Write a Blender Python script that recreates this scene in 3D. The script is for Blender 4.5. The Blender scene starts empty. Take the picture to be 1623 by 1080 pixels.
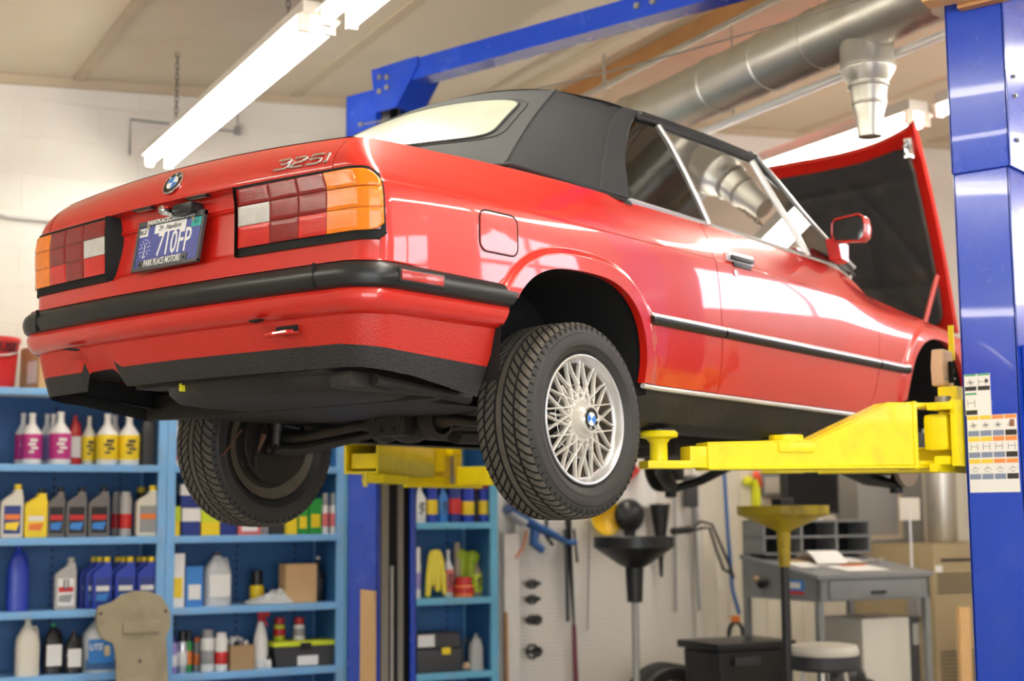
import bpy, bmesh, math, random
from math import sin, cos, pi, radians, sqrt, atan2, exp
from mathutils import Vector, Matrix
random.seed(7)
S = bpy.context.scene
COL = S.collection
LIFT = 1.55                      # height the car is raised above its normal stance

# ------------------------------------------------------------------ camera
cd = bpy.data.cameras.new('camera'); cam = bpy.data.objects.new('camera', cd); COL.objects.link(cam)
CAM = Vector((-3.55328, -3.45884, -0.122844 + LIFT))
YAW, PIT, ROL = 0.69173980, 0.12046795, -0.00786155
_fw = Vector((cos(PIT)*cos(YAW), cos(PIT)*sin(YAW), sin(PIT)))
_rt = Vector((sin(YAW), -cos(YAW), 0.0)); _up = _rt.cross(_fw)
_r2 = _rt*cos(ROL) + _up*sin(ROL); _u2 = -_rt*sin(ROL) + _up*cos(ROL)
M = Matrix((_r2, _u2, -_fw)).transposed().to_4x4(); M.translation = CAM
cam.matrix_world = M
cd.sensor_width = 36.0; cd.lens = 36.0*2312.247/1623.0
cd.dof.use_dof = True; cd.dof.focus_distance = 4.1; cd.dof.aperture_fstop = 2.4
cd.clip_start = 0.05; cd.clip_end = 200
S.camera = cam

# ------------------------------------------------------------------ view + world
S.view_settings.view_transform = 'Standard'
try: S.view_settings.look = 'None'
except Exception: pass
S.view_settings.gamma = 1.0
S.view_settings.exposure = 0.42
W = bpy.data.worlds.new('world'); S.world = W; W.use_nodes = True
wb = W.node_tree.nodes['Background']; wb.inputs[0].default_value = (0.85, 0.92, 1.0, 1); wb.inputs[1].default_value = 2.2

# building frame: u along the back wall (to the right), v away from the camera side
HB = radians(-22.6)
UD = Vector((cos(HB), sin(HB), 0)); VD = Vector((-sin(HB), cos(HB), 0))
BO = Vector((CAM.x, CAM.y, 0))
def B(u, v, z=0.0): return BO + UD*u + VD*v + Vector((0, 0, z))

def area(name, loc, direction, sx, sy, power, color):
    l = bpy.data.lights.new(name, 'AREA'); l.shape = 'RECTANGLE'; l.size = sx; l.size_y = sy
    l.energy = power; l.color = color
    o = bpy.data.objects.new(name, l); COL.objects.link(o); o.location = loc
    o.rotation_euler = Vector(direction).to_track_quat('-Z', 'Y').to_euler()
    return o
# added area light behind the camera, imitating daylight through an assumed garage door
area('daylight_door', B(-0.2, -3.58, 1.9), VD*1.0 + Vector((0, 0, -0.05)), 4.9, 3.2, 95, (1.0, 0.97, 0.93))

# ------------------------------------------------------------------ helpers
def tag(o, label=None, cat=None, group=None, kind=None):
    if label: o['label'] = label
    if cat: o['category'] = cat
    if group: o['group'] = group
    if kind: o['kind'] = kind
    return o
def thing(name, label, cat, loc=(0, 0, 0), rz=0.0, group=None):
    o = bpy.data.objects.new(name, None); COL.objects.link(o)
    o.location = loc; o.rotation_euler = (0, 0, rz); o.empty_display_size = 0.1
    return tag(o, label, cat, group)
def bthing(name, label, cat, u, v, z, rz=0.0, group=None):
    return thing(name, label, cat, B(u, v, z), HB + rz, group)
def kids(o): return [c for c in COL.objects if c.parent == o]
def copy_tree(o, label=None, parent=None):
    c = o.copy(); COL.objects.link(c); c.parent = parent
    if label: c['label'] = label
    for ch in kids(o): copy_tree(ch, None, c)
    return c

class MB:
    """collects geometry for ONE mesh object"""
    def __init__(s): s.v = []; s.f = []; s.m = []; s.n = {}
    def add(s, vs, fs, mi=0):
        b = len(s.v); s.v += [tuple(p) for p in vs]
        for f in fs: s.f.append(tuple(i + b for i in f)); s.m.append(mi)
        return s
    def box(s, x0, x1, y0, y1, z0, z1, mi=0, bev=0.0, mat=None):
        if bev <= 0:
            vs = [(x, y, z) for x in (x0, x1) for y in (y0, y1) for z in (z0, z1)]
            fs = [(0,1,3,2),(4,6,7,5),(0,4,5,1),(2,3,7,6),(0,2,6,4),(1,5,7,3)]
        else:
            bm = bmesh.new(); bmesh.ops.create_cube(bm, size=1)
            for v in bm.verts:
                v.co = Vector((x0 + (v.co.x + .5)*(x1 - x0), y0 + (v.co.y + .5)*(y1 - y0), z0 + (v.co.z + .5)*(z1 - z0)))
            bmesh.ops.bevel(bm, geom=bm.edges[:], offset=bev, segments=2, profile=.7, affect='EDGES')
            bm.verts.ensure_lookup_table(); vs = [v.co.copy() for v in bm.verts]; fs = [[v.index for v in f.verts] for f in bm.faces]; bm.free()
        if mat: vs = [mat @ Vector(p) for p in vs]
        return s.add(vs, fs, mi)
    def tube(s, pts, r, seg=10, mi=0, cap=True, closed=False, flat=1.0):
        pts = [Vector(p) for p in pts]; n = len(pts)
        rs = r if isinstance(r, (list, tuple)) else [r]*n
        vs = []; prev = None
        for i, p in enumerate(pts):
            if closed: t = pts[(i+1) % n] - pts[i-1]
            else: t = pts[min(i+1, n-1)] - pts[max(i-1, 0)]
            t.normalize()
            if prev is None:
                a = Vector((0, 0, 1)) if abs(t.z) < .9 else Vector((1, 0, 0))
                e = t.cross(a).normalized()
            else:
                e = (prev - t*prev.dot(t)); e = e.normalized() if e.length > 1e-6 else t.orthogonal().normalized()
            prev = e; g = t.cross(e)
            for k in range(seg):
                a = 2*pi*k/seg; vs.append(p + (e*cos(a) + g*sin(a)*flat)*rs[i])
        fs = []
        m = n if closed else n-1
        for i in range(m):
            j = (i+1) % n
            for k in range(seg):
                l = (k+1) % seg; fs.append((i*seg+k, i*seg+l, j*seg+l, j*seg+k))
        if cap and not closed:
            fs.append(tuple(range(seg-1, -1, -1))); fs.append(tuple((n-1)*seg+k for k in range(seg)))
        return s.add(vs, fs, mi)
    def lathe(s, prof, seg=24, mi=0, axis='z', c=(0, 0, 0), a0=0.0, a1=2*pi, sy=1.0):
        """prof: list of (r, h)"""
        n = len(prof); full = abs(a1 - a0 - 2*pi) < 1e-6; ns = seg if full else seg+1
        vs = []
        for k in range(ns):
            a = a0 + (a1-a0)*k/seg
            for r, h in prof:
                x, y = r*cos(a), r*sin(a)*sy
                p = (x, y, h) if axis == 'z' else ((h, x, y) if axis == 'x' else (y, h, x))
                vs.append((p[0]+c[0], p[1]+c[1], p[2]+c[2]))
        fs = []
        for k in range(seg):
            l = (k+1) % ns
            for i in range(n-1):
                if prof[i][0] < 1e-9 and prof[i+1][0] < 1e-9: continue
                fs.append((k*n+i, l*n+i, l*n+i+1, k*n+i+1))
        return s.add(vs, fs, mi)
    def prism(s, poly, a, b, axis='z', mi=0, mat=None):
        """poly 2d extruded from a to b along axis; x->(y,z) y->(x,z) z->(x,y)"""
        def P(p, h): return (p[0], p[1], h) if axis == 'z' else ((h, p[0], p[1]) if axis == 'x' else (p[0], h, p[1]))
        n = len(poly); vs = [P(p, a) for p in poly] + [P(p, b) for p in poly]
        fs = [tuple(range(n-1, -1, -1)), tuple(range(n, 2*n))] + [(i, (i+1) % n, n+(i+1) % n, n+i) for i in range(n)]
        if mat: vs = [mat @ Vector(p) for p in vs]
        return s.add(vs, fs, mi)
    def grid(s, fn, us, ws, mi=0, mf=None):
        nu, nw = len(us), len(ws)
        vs = [fn(u, w) for u in us for w in ws]
        b = len(s.v); s.v += [tuple(p) for p in vs]
        for i in range(nu-1):
            for j in range(nw-1):
                s.f.append((b+i*nw+j, b+(i+1)*nw+j, b+(i+1)*nw+j+1, b+i*nw+j+1)); s.m.append(mf(i, j) if mf else mi)
        return s
    def ball(s, c, r, mi=0, seg=14, rings=8, sc=(1, 1, 1)):
        prof = [(r*sin(pi*i/rings), -r*cos(pi*i/rings)) for i in range(rings+1)]
        prof[0] = (0.0, -r); prof[-1] = (0.0, r)
        b = len(s.v); s.lathe(prof, seg, mi)
        for i in range(b, len(s.v)):
            p = s.v[i]; s.v[i] = (p[0]*sc[0]+c[0], p[1]*sc[1]+c[1], p[2]*sc[2]+c[2])
        return s
    def xform(s, m):
        s.v = [tuple(m @ Vector(p)) for p in s.v]; return s
    def build(s, name, mats, parent=None, smooth=30, weld=True, recalc=True, sub=0, bev=0.0):
        me = bpy.data.meshes.new(name); me.from_pydata(s.v, [], s.f)
        if not isinstance(mats, (list, tuple)): mats = [mats]
        for m in mats: me.materials.append(m)
        for i, p in enumerate(me.polygons): p.material_index = s.m[i]
        bm = bmesh.new(); bm.from_mesh(me)
        if weld: bmesh.ops.remove_doubles(bm, verts=bm.verts, dist=1e-5)
        if recalc: bmesh.ops.recalc_face_normals(bm, faces=bm.faces)
        for f in bm.faces: f.smooth = smooth > 0
        if smooth > 0:
            for e in bm.edges:
                if len(e.link_faces) == 2 and e.calc_face_angle(0) > radians(smooth): e.smooth = False
        bm.to_mesh(me); bm.free(); me.update()
        o = bpy.data.objects.new(name, me); COL.objects.link(o)
        if parent: o.parent = parent
        if bev > 0:
            md = o.modifiers.new('bevel', 'BEVEL'); md.width = bev; md.segments = 2; md.limit_method = 'ANGLE'; md.angle_limit = radians(40)
        if sub:
            md = o.modifiers.new('sub', 'SUBSURF'); md.levels = sub; md.render_levels = sub
        return o

def text(name, body, size, mat, parent, loc, rot=None, sx=1.0, ext=0.0006, shear=0.0, align='CENTER', bold=0.0, basis=None, fn=None):
    cu = bpy.data.curves.new('tmp', 'FONT'); cu.body = body; cu.size = size; cu.extrude = ext; cu.shear = shear
    cu.align_x = align; cu.align_y = 'CENTER'; cu.offset = bold; cu.resolution_u = 2
    to = bpy.data.objects.new('tmp', cu); COL.objects.link(to)
    bpy.context.view_layer.update()
    me = bpy.data.meshes.new_from_object(to.evaluated_get(bpy.context.evaluated_depsgraph_get()))
    bpy.data.objects.remove(to); me.name = name
    for v in me.vertices: v.co.x *= sx
    if basis is not None:
        m = Matrix((basis[0], basis[1], basis[2])).transposed().to_4x4(); m.translation = Vector(loc)
        me.transform(m)
        if fn:
            for v in me.vertices: v.co = fn(v.co)
    me.materials.clear(); me.materials.append(mat)
    o = bpy.data.objects.new(name, me); COL.objects.link(o); o.parent = parent
    if basis is None:
        o.location = loc
        if rot: o.rotation_euler = rot
    return o

# ------------------------------------------------------------------ materials
def mat(name, col, rough=.5, metal=0.0, coat=0.0, spec=.5, var=.0, vscale=8.0, bump=0.0, bscale=40.0, emis=None, estr=0.0, dirt=None, dscale=3.0, damt=.5, trans=0.0, alpha=1.0, rvar=0.0):
    m = bpy.data.materials.new(name); m.use_nodes = True; nt = m.node_tree; b = nt.nodes['Principled BSDF']
    c = (col[0], col[1], col[2], 1)
    b.inputs['Base Color'].default_value = c; b.inputs['Roughness'].default_value = rough
    b.inputs['Metallic'].default_value = metal; b.inputs['Coat Weight'].default_value = coat
    b.inputs['Coat Roughness'].default_value = .03; b.inputs['Specular IOR Level'].default_value = spec
    b.inputs['Transmission Weight'].default_value = trans; b.inputs['Alpha'].default_value = alpha
    if emis: b.inputs['Emission Color'].default_value = (*emis, 1); b.inputs['Emission Strength'].default_value = estr
    tc = nt.nodes.new('ShaderNodeTexCoord')
    def noise(sc, det=3):
        n = nt.nodes.new('ShaderNodeTexNoise'); n.inputs['Scale'].default_value = sc; n.inputs['Detail'].default_value = det
        nt.links.new(tc.outputs['Object'], n.inputs['Vector']); return n
    src = None
    if var > 0:
        n = noise(vscale); mr = nt.nodes.new('ShaderNodeMapRange'); mr.inputs[3].default_value = 1-var; mr.inputs[4].default_value = 1+var
        nt.links.new(n.outputs['Fac'], mr.inputs[0])
        mx = nt.nodes.new('ShaderNodeMix'); mx.data_type = 'RGBA'; mx.blend_type = 'MULTIPLY'; mx.inputs[0].default_value = 1
        mx.inputs[6].default_value = c; nt.links.new(mr.outputs[0], mx.inputs[7]); src = mx.outputs[2]
    if dirt:
        n = noise(dscale, 6); mr = nt.nodes.new('ShaderNodeMapRange'); mr.inputs[1].default_value = .5; mr.inputs[2].default_value = .72; mr.inputs[4].default_value = damt
        nt.links.new(n.outputs['Fac'], mr.inputs[0])
        mx = nt.nodes.new('ShaderNodeMix'); mx.data_type = 'RGBA'; mx.inputs[6].default_value = c; mx.inputs[7].default_value = (*dirt, 1)
        if src: nt.links.new(src, mx.inputs[6])
        nt.links.new(mr.outputs[0], mx.inputs[0]); src = mx.outputs[2]
    if src: nt.links.new(src, b.inputs['Base Color'])
    if rvar > 0:
        n = noise(vscale*1.7, 4); mr = nt.nodes.new('ShaderNodeMapRange'); mr.inputs[3].default_value = max(0, rough-rvar); mr.inputs[4].default_value = rough+rvar
        nt.links.new(n.outputs['Fac'], mr.inputs[0]); nt.links.new(mr.outputs[0], b.inputs['Roughness'])
    if bump > 0:
        n = noise(bscale, 4); bp = nt.nodes.new('ShaderNodeBump'); bp.inputs['Strength'].default_value = bump; bp.inputs['Distance'].default_value = .004
        nt.links.new(n.outputs['Fac'], bp.inputs['Height']); nt.links.new(bp.outputs[0], b.inputs['Normal'])
    return m
RED = mat('red_paint', (.60, .012, .005), .32, coat=1.0, var=.03, vscale=3)
REDTEX = mat('red_stone_guard', (.50, .018, .009), .42, bump=.5, bscale=160, var=.05)
REDDARK = mat('red_inner_paint', (.40, .02, .012), .45, var=.1)
BLKPL = mat('black_bumper_plastic', (.010, .011, .012), .36, rvar=.08, vscale=6, var=.1)
BLKTEX = mat('black_stone_guard', (.014, .014, .014), .55, bump=.8, bscale=170, var=.3, vscale=10)
UNDER = mat('underseal_black', (.012, .0115, .010), .55, bump=.5, bscale=30, dirt=(.04, .032, .024), dscale=6, damt=.5)
DARK = mat('dark_cavity', (.006, .006, .006), .9, var=.2)
MECH = mat('greasy_metal', (.030, .027, .023), .5, metal=.4, dirt=(.07, .045, .03), dscale=9, damt=.6, bump=.3, bscale=50)
RUST = mat('rusty_strap', (.16, .07, .035), .7, var=.4, vscale=20)
CLOTH = mat('black_canvas', (.026, .027, .029), .82, bump=.25, bscale=420, var=.2, vscale=5)
PIPING = mat('black_piping', (.015, .015, .016), .55, var=.1)
CHROME = mat('chrome', (.82, .82, .82), .09, metal=1, rvar=.03)
SATIN = mat('satin_trim', (.80, .80, .82), .30, metal=.6, rvar=.06)
RUB = mat('black_rubber_trim', (.012, .012, .013), .40, var=.1)
TYREW = mat('tyre_sidewall', (.032, .030, .028), .55, var=.25, vscale=14, bump=.12, bscale=60)
TREAD = mat('tyre_tread', (.105, .09, .072), .75, var=.3, vscale=30, bump=.3, bscale=120)
GROOVE = mat('tyre_groove', (.010, .010, .010), .8, var=.2)
RIM = mat('silver_wheel_paint', (.72, .69, .63), .36, metal=.4, coat=.4, dirt=(.42, .34, .22), dscale=10, damt=.45)
LIP = mat('polished_lip', (.72, .73, .74), .36, metal=.85, rvar=.08, vscale=20)
BARREL = mat('dusty_barrel', (.17, .14, .10), .6, metal=.3, dirt=(.05, .04, .03), dscale=8, damt=.7)
WHITE = mat('white_enamel', (.86, .86, .85), .4, var=.03)
BLUEE = mat('blue_enamel', (.03, .22, .72), .3, var=.05)
BLACKE = mat('black_enamel', (.01, .01, .012), .25, var=.1)
HOUS = mat('matt_black_housing', (.007, .007, .007), .6, spec=.25, var=.1)
def lens(name, c, em=0):
    m = mat(name, c, .12, coat=.6, var=.22, vscale=30); nt = m.node_tree; b = nt.nodes['Principled BSDF']
    tc = nt.nodes.new('ShaderNodeTexCoord'); w = nt.nodes.new('ShaderNodeTexWave'); w.bands_direction = 'Z'; w.inputs['Scale'].default_value = 95; w.inputs['Distortion'].default_value = 0
    nt.links.new(tc.outputs['Object'], w.inputs['Vector']); bp = nt.nodes.new('ShaderNodeBump'); bp.inputs['Strength'].default_value = .2; bp.inputs['Distance'].default_value = .001
    nt.links.new(w.outputs['Fac'], bp.inputs['Height']); nt.links.new(bp.outputs[0], b.inputs['Normal'])
    return m
LDRK = lens('dark_red_lens', (.16, .004, .006)); LRED = lens('red_lens', (.24, .003, .004)); LREDB = lens('bright_red_lens', (.62, .012, .008)); LAMB = lens('amber_lens', (.90, .22, .001)); LCLR = lens('clear_lens', (.60, .58, .56))
def glassmat(name, tint, refl=1.0, rough=0.0):
    m = bpy.data.materials.new(name); m.use_nodes = True; nt = m.node_tree; nt.nodes.clear()
    out = nt.nodes.new('ShaderNodeOutputMaterial'); mx = nt.nodes.new('ShaderNodeMixShader'); t = nt.nodes.new('ShaderNodeBsdfTransparent'); g = nt.nodes.new('ShaderNodeBsdfGlossy')
    fr = nt.nodes.new('ShaderNodeFresnel'); fr.inputs[0].default_value = 1.5
    mm = nt.nodes.new('ShaderNodeMath'); mm.operation = 'MULTIPLY'; mm.inputs[1].default_value = refl; mm.use_clamp = True
    tc = nt.nodes.new('ShaderNodeTexCoord'); n = nt.nodes.new('ShaderNodeTexNoise'); n.inputs['Scale'].default_value = 6
    mr = nt.nodes.new('ShaderNodeMapRange'); mr.inputs[3].default_value = rough; mr.inputs[4].default_value = rough+.02
    nt.links.new(tc.outputs['Object'], n.inputs['Vector']); nt.links.new(n.outputs['Fac'], mr.inputs[0]); nt.links.new(mr.outputs[0], g.inputs['Roughness'])
    t.inputs[0].default_value = (*tint, 1)
    nt.links.new(fr.outputs[0], mm.inputs[0]); nt.links.new(mm.outputs[0], mx.inputs[0]); nt.links.new(t.outputs[0], mx.inputs[1]); nt.links.new(g.outputs[0], mx.inputs[2]); nt.links.new(mx.outputs[0], out.inputs[0])
    return m
GLASS = glassmat('tinted_side_glass', (.12, .125, .115), 1.6)
VINYL = mat('cloudy_rear_window', (.30, .32, .25), .34, coat=.6, var=.22, vscale=5, rvar=.08, bump=.15, bscale=5)
# =================================================================== THE CAR
# car frame: x forward from the rear axle, y to the left, z up from the tyre contact plane
def itp(x, pts):
    if x <= pts[0][0]: return pts[0][1]
    for i in range(len(pts)-1):
        a, b = pts[i], pts[i+1]
        if x <= b[0]: return a[1] + (b[1]-a[1])*(x-a[0])/(b[0]-a[0])
    return pts[-1][1]
def sst(a, b, x):
    t = min(1, max(0, (x-a)/(b-a))); return t*t*(3-2*t)
def sm(x, pts):   # smooth (Catmull-Rom) interpolation through points
    n = len(pts)
    if x <= pts[0][0]: return pts[0][1]
    if x >= pts[-1][0]: return pts[-1][1]
    for i in range(n-1):
        if x <= pts[i+1][0]:
            x0, y0 = pts[i]; x1, y1 = pts[i+1]; h = x1-x0; t = (x-x0)/h
            m0 = (y1-pts[i-1][1])/(x1-pts[i-1][0]) if i > 0 else (y1-y0)/h
            m1 = (pts[i+2][1]-y0)/(pts[i+2][0]-x0) if i+2 < n else (y1-y0)/h
            return (2*t**3-3*t*t+1)*y0 + (t**3-2*t*t+t)*h*m0 + (-2*t**3+3*t*t)*y1 + (t**3-t*t)*h*m1
def rng(a, b, n): return [a+(b-a)*i/(n-1) for i in range(n)]

BASE = [(.10, .760), (.20, .775), (.29, .797), (.36, .812), (.45, .822), (.55, .826), (.66, .822), (.77, .812), (.82, .799), (.87, .783), (.93, .757)]
REAR = [(.10, .745), (.20, .765), (.29, .788), (.36, .800), (.45, .810), (.55, .814), (.66, .812), (.77, .805), (.82, .778), (.87, .738), (.93, .682)]
FRNT = [(.10, .760), (.20, .775), (.29, .797), (.36, .810), (.45, .820), (.55, .822), (.64, .818), (.70, .806), (.745, .790), (.77, .775), (.80, .745), (.86, .68)]
def zcr(x): return itp(x, [(-1, .766), (0, .766), (1.0, .758), (1.5, .742), (2.1, .718), (3.3, .66)])
def zt(x): return -.007*(1-sst(.3, .8, x))*sst(-.75, -.5, x) + sm(x, [(-1.0, .894), (-.83, .900), (-.6, .913), (-.4, .918), (-.15, .914), (.15, .908), (.40, .906), (.75, .897), (1.4, .879), (1.75, .868), (1.97, .846), (2.2, .800), (2.5, .757), (2.78, .712), (2.95, .672), (3.15, .615), (3.3, .57)])
def hw(x, z):
    zs = z - (zcr(x) - .766)*sst(.55, .78, z)
    a, b, c = sm(zs, BASE), sm(zs, REAR), sm(zs, FRNT)
    wr = 1-sst(-.75, .15, x); wf = sst(1.6, 2.3, x)
    y = a*(1-wr)*(1-wf) + b*wr + c*wf*(1-wr)
    y -= .05*max(0, x-2.3)**2
    if x < -.5: y -= .020*((-.5-x)/.38)**2
    # shoulder crease: the flank stands a little proud of the shoulder
    y += .0045*(1-sst(zcr(x)-.004, zcr(x)+.004, z))*sst(.55, .74, z)
    return y
def rcorner(z): return itp(z, [(.60, .072), (.78, .062), (.84, .050), (.91, .036)])
def plan(s, z, xs=-.42, r=None, hwf=None, xr=None, b=.045):
    """outline at height z. s 0..1 along the flank back from xs, 1..2 the corner, 2..3 to the centre line"""
    w = hwf(z) if hwf else hw(-.88, z)
    if r is None: r = rcorner(z)
    x0 = xr(z)
    def bow(y): return x0 + b*(y/.8)**2
    px = bow(w)+r; wp = w if hwf else hw(px, z); ms = 0 if hwf else (hw(px+.01, z)-wp)/.01
    K = (bow(w), wp-ms*r); P0 = (px, wp); w = K[1]; P2 = (bow(w-r), w-r)
    if s <= 1:
        x = xs + (P0[0]-xs)*s
        return (x, w if hwf else hw(x, z))
    if s <= 2:
        t = s-1; q = .7071; d = (1-t)**2 + 2*q*t*(1-t) + t*t
        return tuple(((1-t)**2*P0[k] + 2*q*t*(1-t)*K[k] + t*t*P2[k])/d for k in (0, 1))
    y = (w-r)*(1-(s-2)); return (bow(y), y)
def s_of_y(y, z, **k):
    lo, hi = 1.0, 3.0
    for _ in range(30):
        m = (lo+hi)/2
        if plan(m, z, **k)[1] > y: lo = m
        else: hi = m
    return (lo+hi)/2
def xr_body(z):   # rear face of the body, centre line
    return sm(z, [(.25, -.925), (.33, -.938), (.42, -.948), (.50, -.948), (.60, -.946), (.70, -.948), (.80, -.952), (.815, -.954), (.85, -.944), (.88, -.927), (.905, -.907), (.9225, -.889)])

car = thing('convertible_car', 'red two-door convertible with a black canvas roof, raised on the lift with its bonnet open', 'car', (0, 0, LIFT))
REARY = .662
# ---- wheel arches (superellipse outline)
RA = dict(cx=-.045, a=.352, cz=.27, h=.346, n=2.8); FA = dict(cx=2.585, a=.345, cz=.28, h=.362, n=2.3)
def arch_z(A, x):
    t = abs((x-A['cx'])/A['a'])
    return A['cz'] + A['h']*(max(0, 1-t**A['n']))**(1/A['n']) if t < 1 else -1
def arch_d(A, x, z):
    dx, dz = (x-A['cx']), max(0, z-A['cz'])
    rr = sqrt(dx*dx+dz*dz)
    if rr < 1e-6: return 0
    k = (abs(dx/A['a'])**A['n'] + abs(dz/A['h'])**A['n'])**(1/A['n'])
    return rr*(1-1/k) if k > 0 else 0
def yskin(x, z):
    y = hw(x, z)
    for A in (RA, FA):
        d = arch_d(A, x, z)
        if z > A['cz']-.03 or d > 0:
            y += .013*(1-sst(.046, .066, d))*(1 if d >= -.01 else 0)
    return y
def colrows(x, zb):
    t, c = zt(x), zcr(x)
    c = max(c, zb+.05)
    return rng(zb, c-.006, 46) + [c-.003, c, c+.003] + rng(c+.008, t, 16)
def flank(name, xs, zbf, sg, edgeL=None, edgeR=None, parent=car, extra=None, lip=True):
    mb = MB(); cols = []
    for x in xs:
        zb = zbf(x); rows = colrows(x, zb); c = []
        for z in rows:
            xx = x
            if edgeR: xx = x + edgeR(z)*sst(xs[-1]-.22, xs[-1], x)
            if edgeL: xx = xx + edgeL(z)*(1-sst(xs[0], xs[0]+.22, x))
            c.append((xx, sg*yskin(xx, z), z))
        # roll the top edge inwards, and the bottom edge under
        t = c[-1]; c += [(t[0], t[1]-sg*.004, t[2]+.004), (t[0], t[1]-sg*.03, t[2]+.006)]
        b = c[0]; c = [(b[0], b[1]-sg*.028, b[2]+.002), (b[0], b[1]-sg*.004, b[2]-.001)] + c
        cols.append(c)
    # returned edges at both ends (shut lines)
    f = [(p[0]+.0015, p[1]-sg*.018, p[2]) for p in cols[0]]; l = [(p[0]-.0015, p[1]-sg*.018, p[2]) for p in cols[-1]]
    cols = [f] + cols + [l]
    n = len(cols[0]); vs = [p for c in cols for p in c]
    fs = [(i*n+j, (i+1)*n+j, (i+1)*n+j+1, i*n+j+1) for i in range(len(cols)-1) for j in range(n-1)]
    mb.add(vs, fs)
    if extra: extra(mb, sg)
    return mb.build(name, RED, parent, smooth=28)
def cosx(cx, a, t0, t1, n): return [cx + a*cos(t0+(t1-t0)*i/(n-1)) for i in range(n)]
sillz = lambda x: itp(x, [(.27, .302), (1.87, .283), (2.2, .30)])
gapR = lambda z: itp(z, [(.28, .028), (.40, .034), (.60, .022), (.76, .006), (.85, -.006), (.92, -.02)])   # rear edge of door: offset from x=.74
gapF = lambda z: itp(z, [(.28, -.075), (.36, -.03), (.46, .0), (.60, .012), (.80, .0)])                     # front edge of door from x=1.985
def rq_bottom(x):
    az = arch_z(RA, x)
    if x < RA['cx']: return max(.50, az)
    return max(sillz(x), az)
xq = rng(-.80, -.40, 34) + cosx(RA['cx'], RA['a'], pi, .0001, 110) + rng(.312, .738, 26)
xd = rng(.742, 1.983, 60)
xf = rng(1.987, 2.235, 14) + cosx(FA['cx'], FA['a'], pi, 0, 80) + rng(2.935, 3.28, 20)
def f_bottom(x):
    az = arch_z(FA, x)
    return max(az, itp(x, [(1.98, .288), (2.2, .34), (2.241, .36), (2.25, .30), (2.90, .30), (2.93, .40), (3.3, .42)]))
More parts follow.
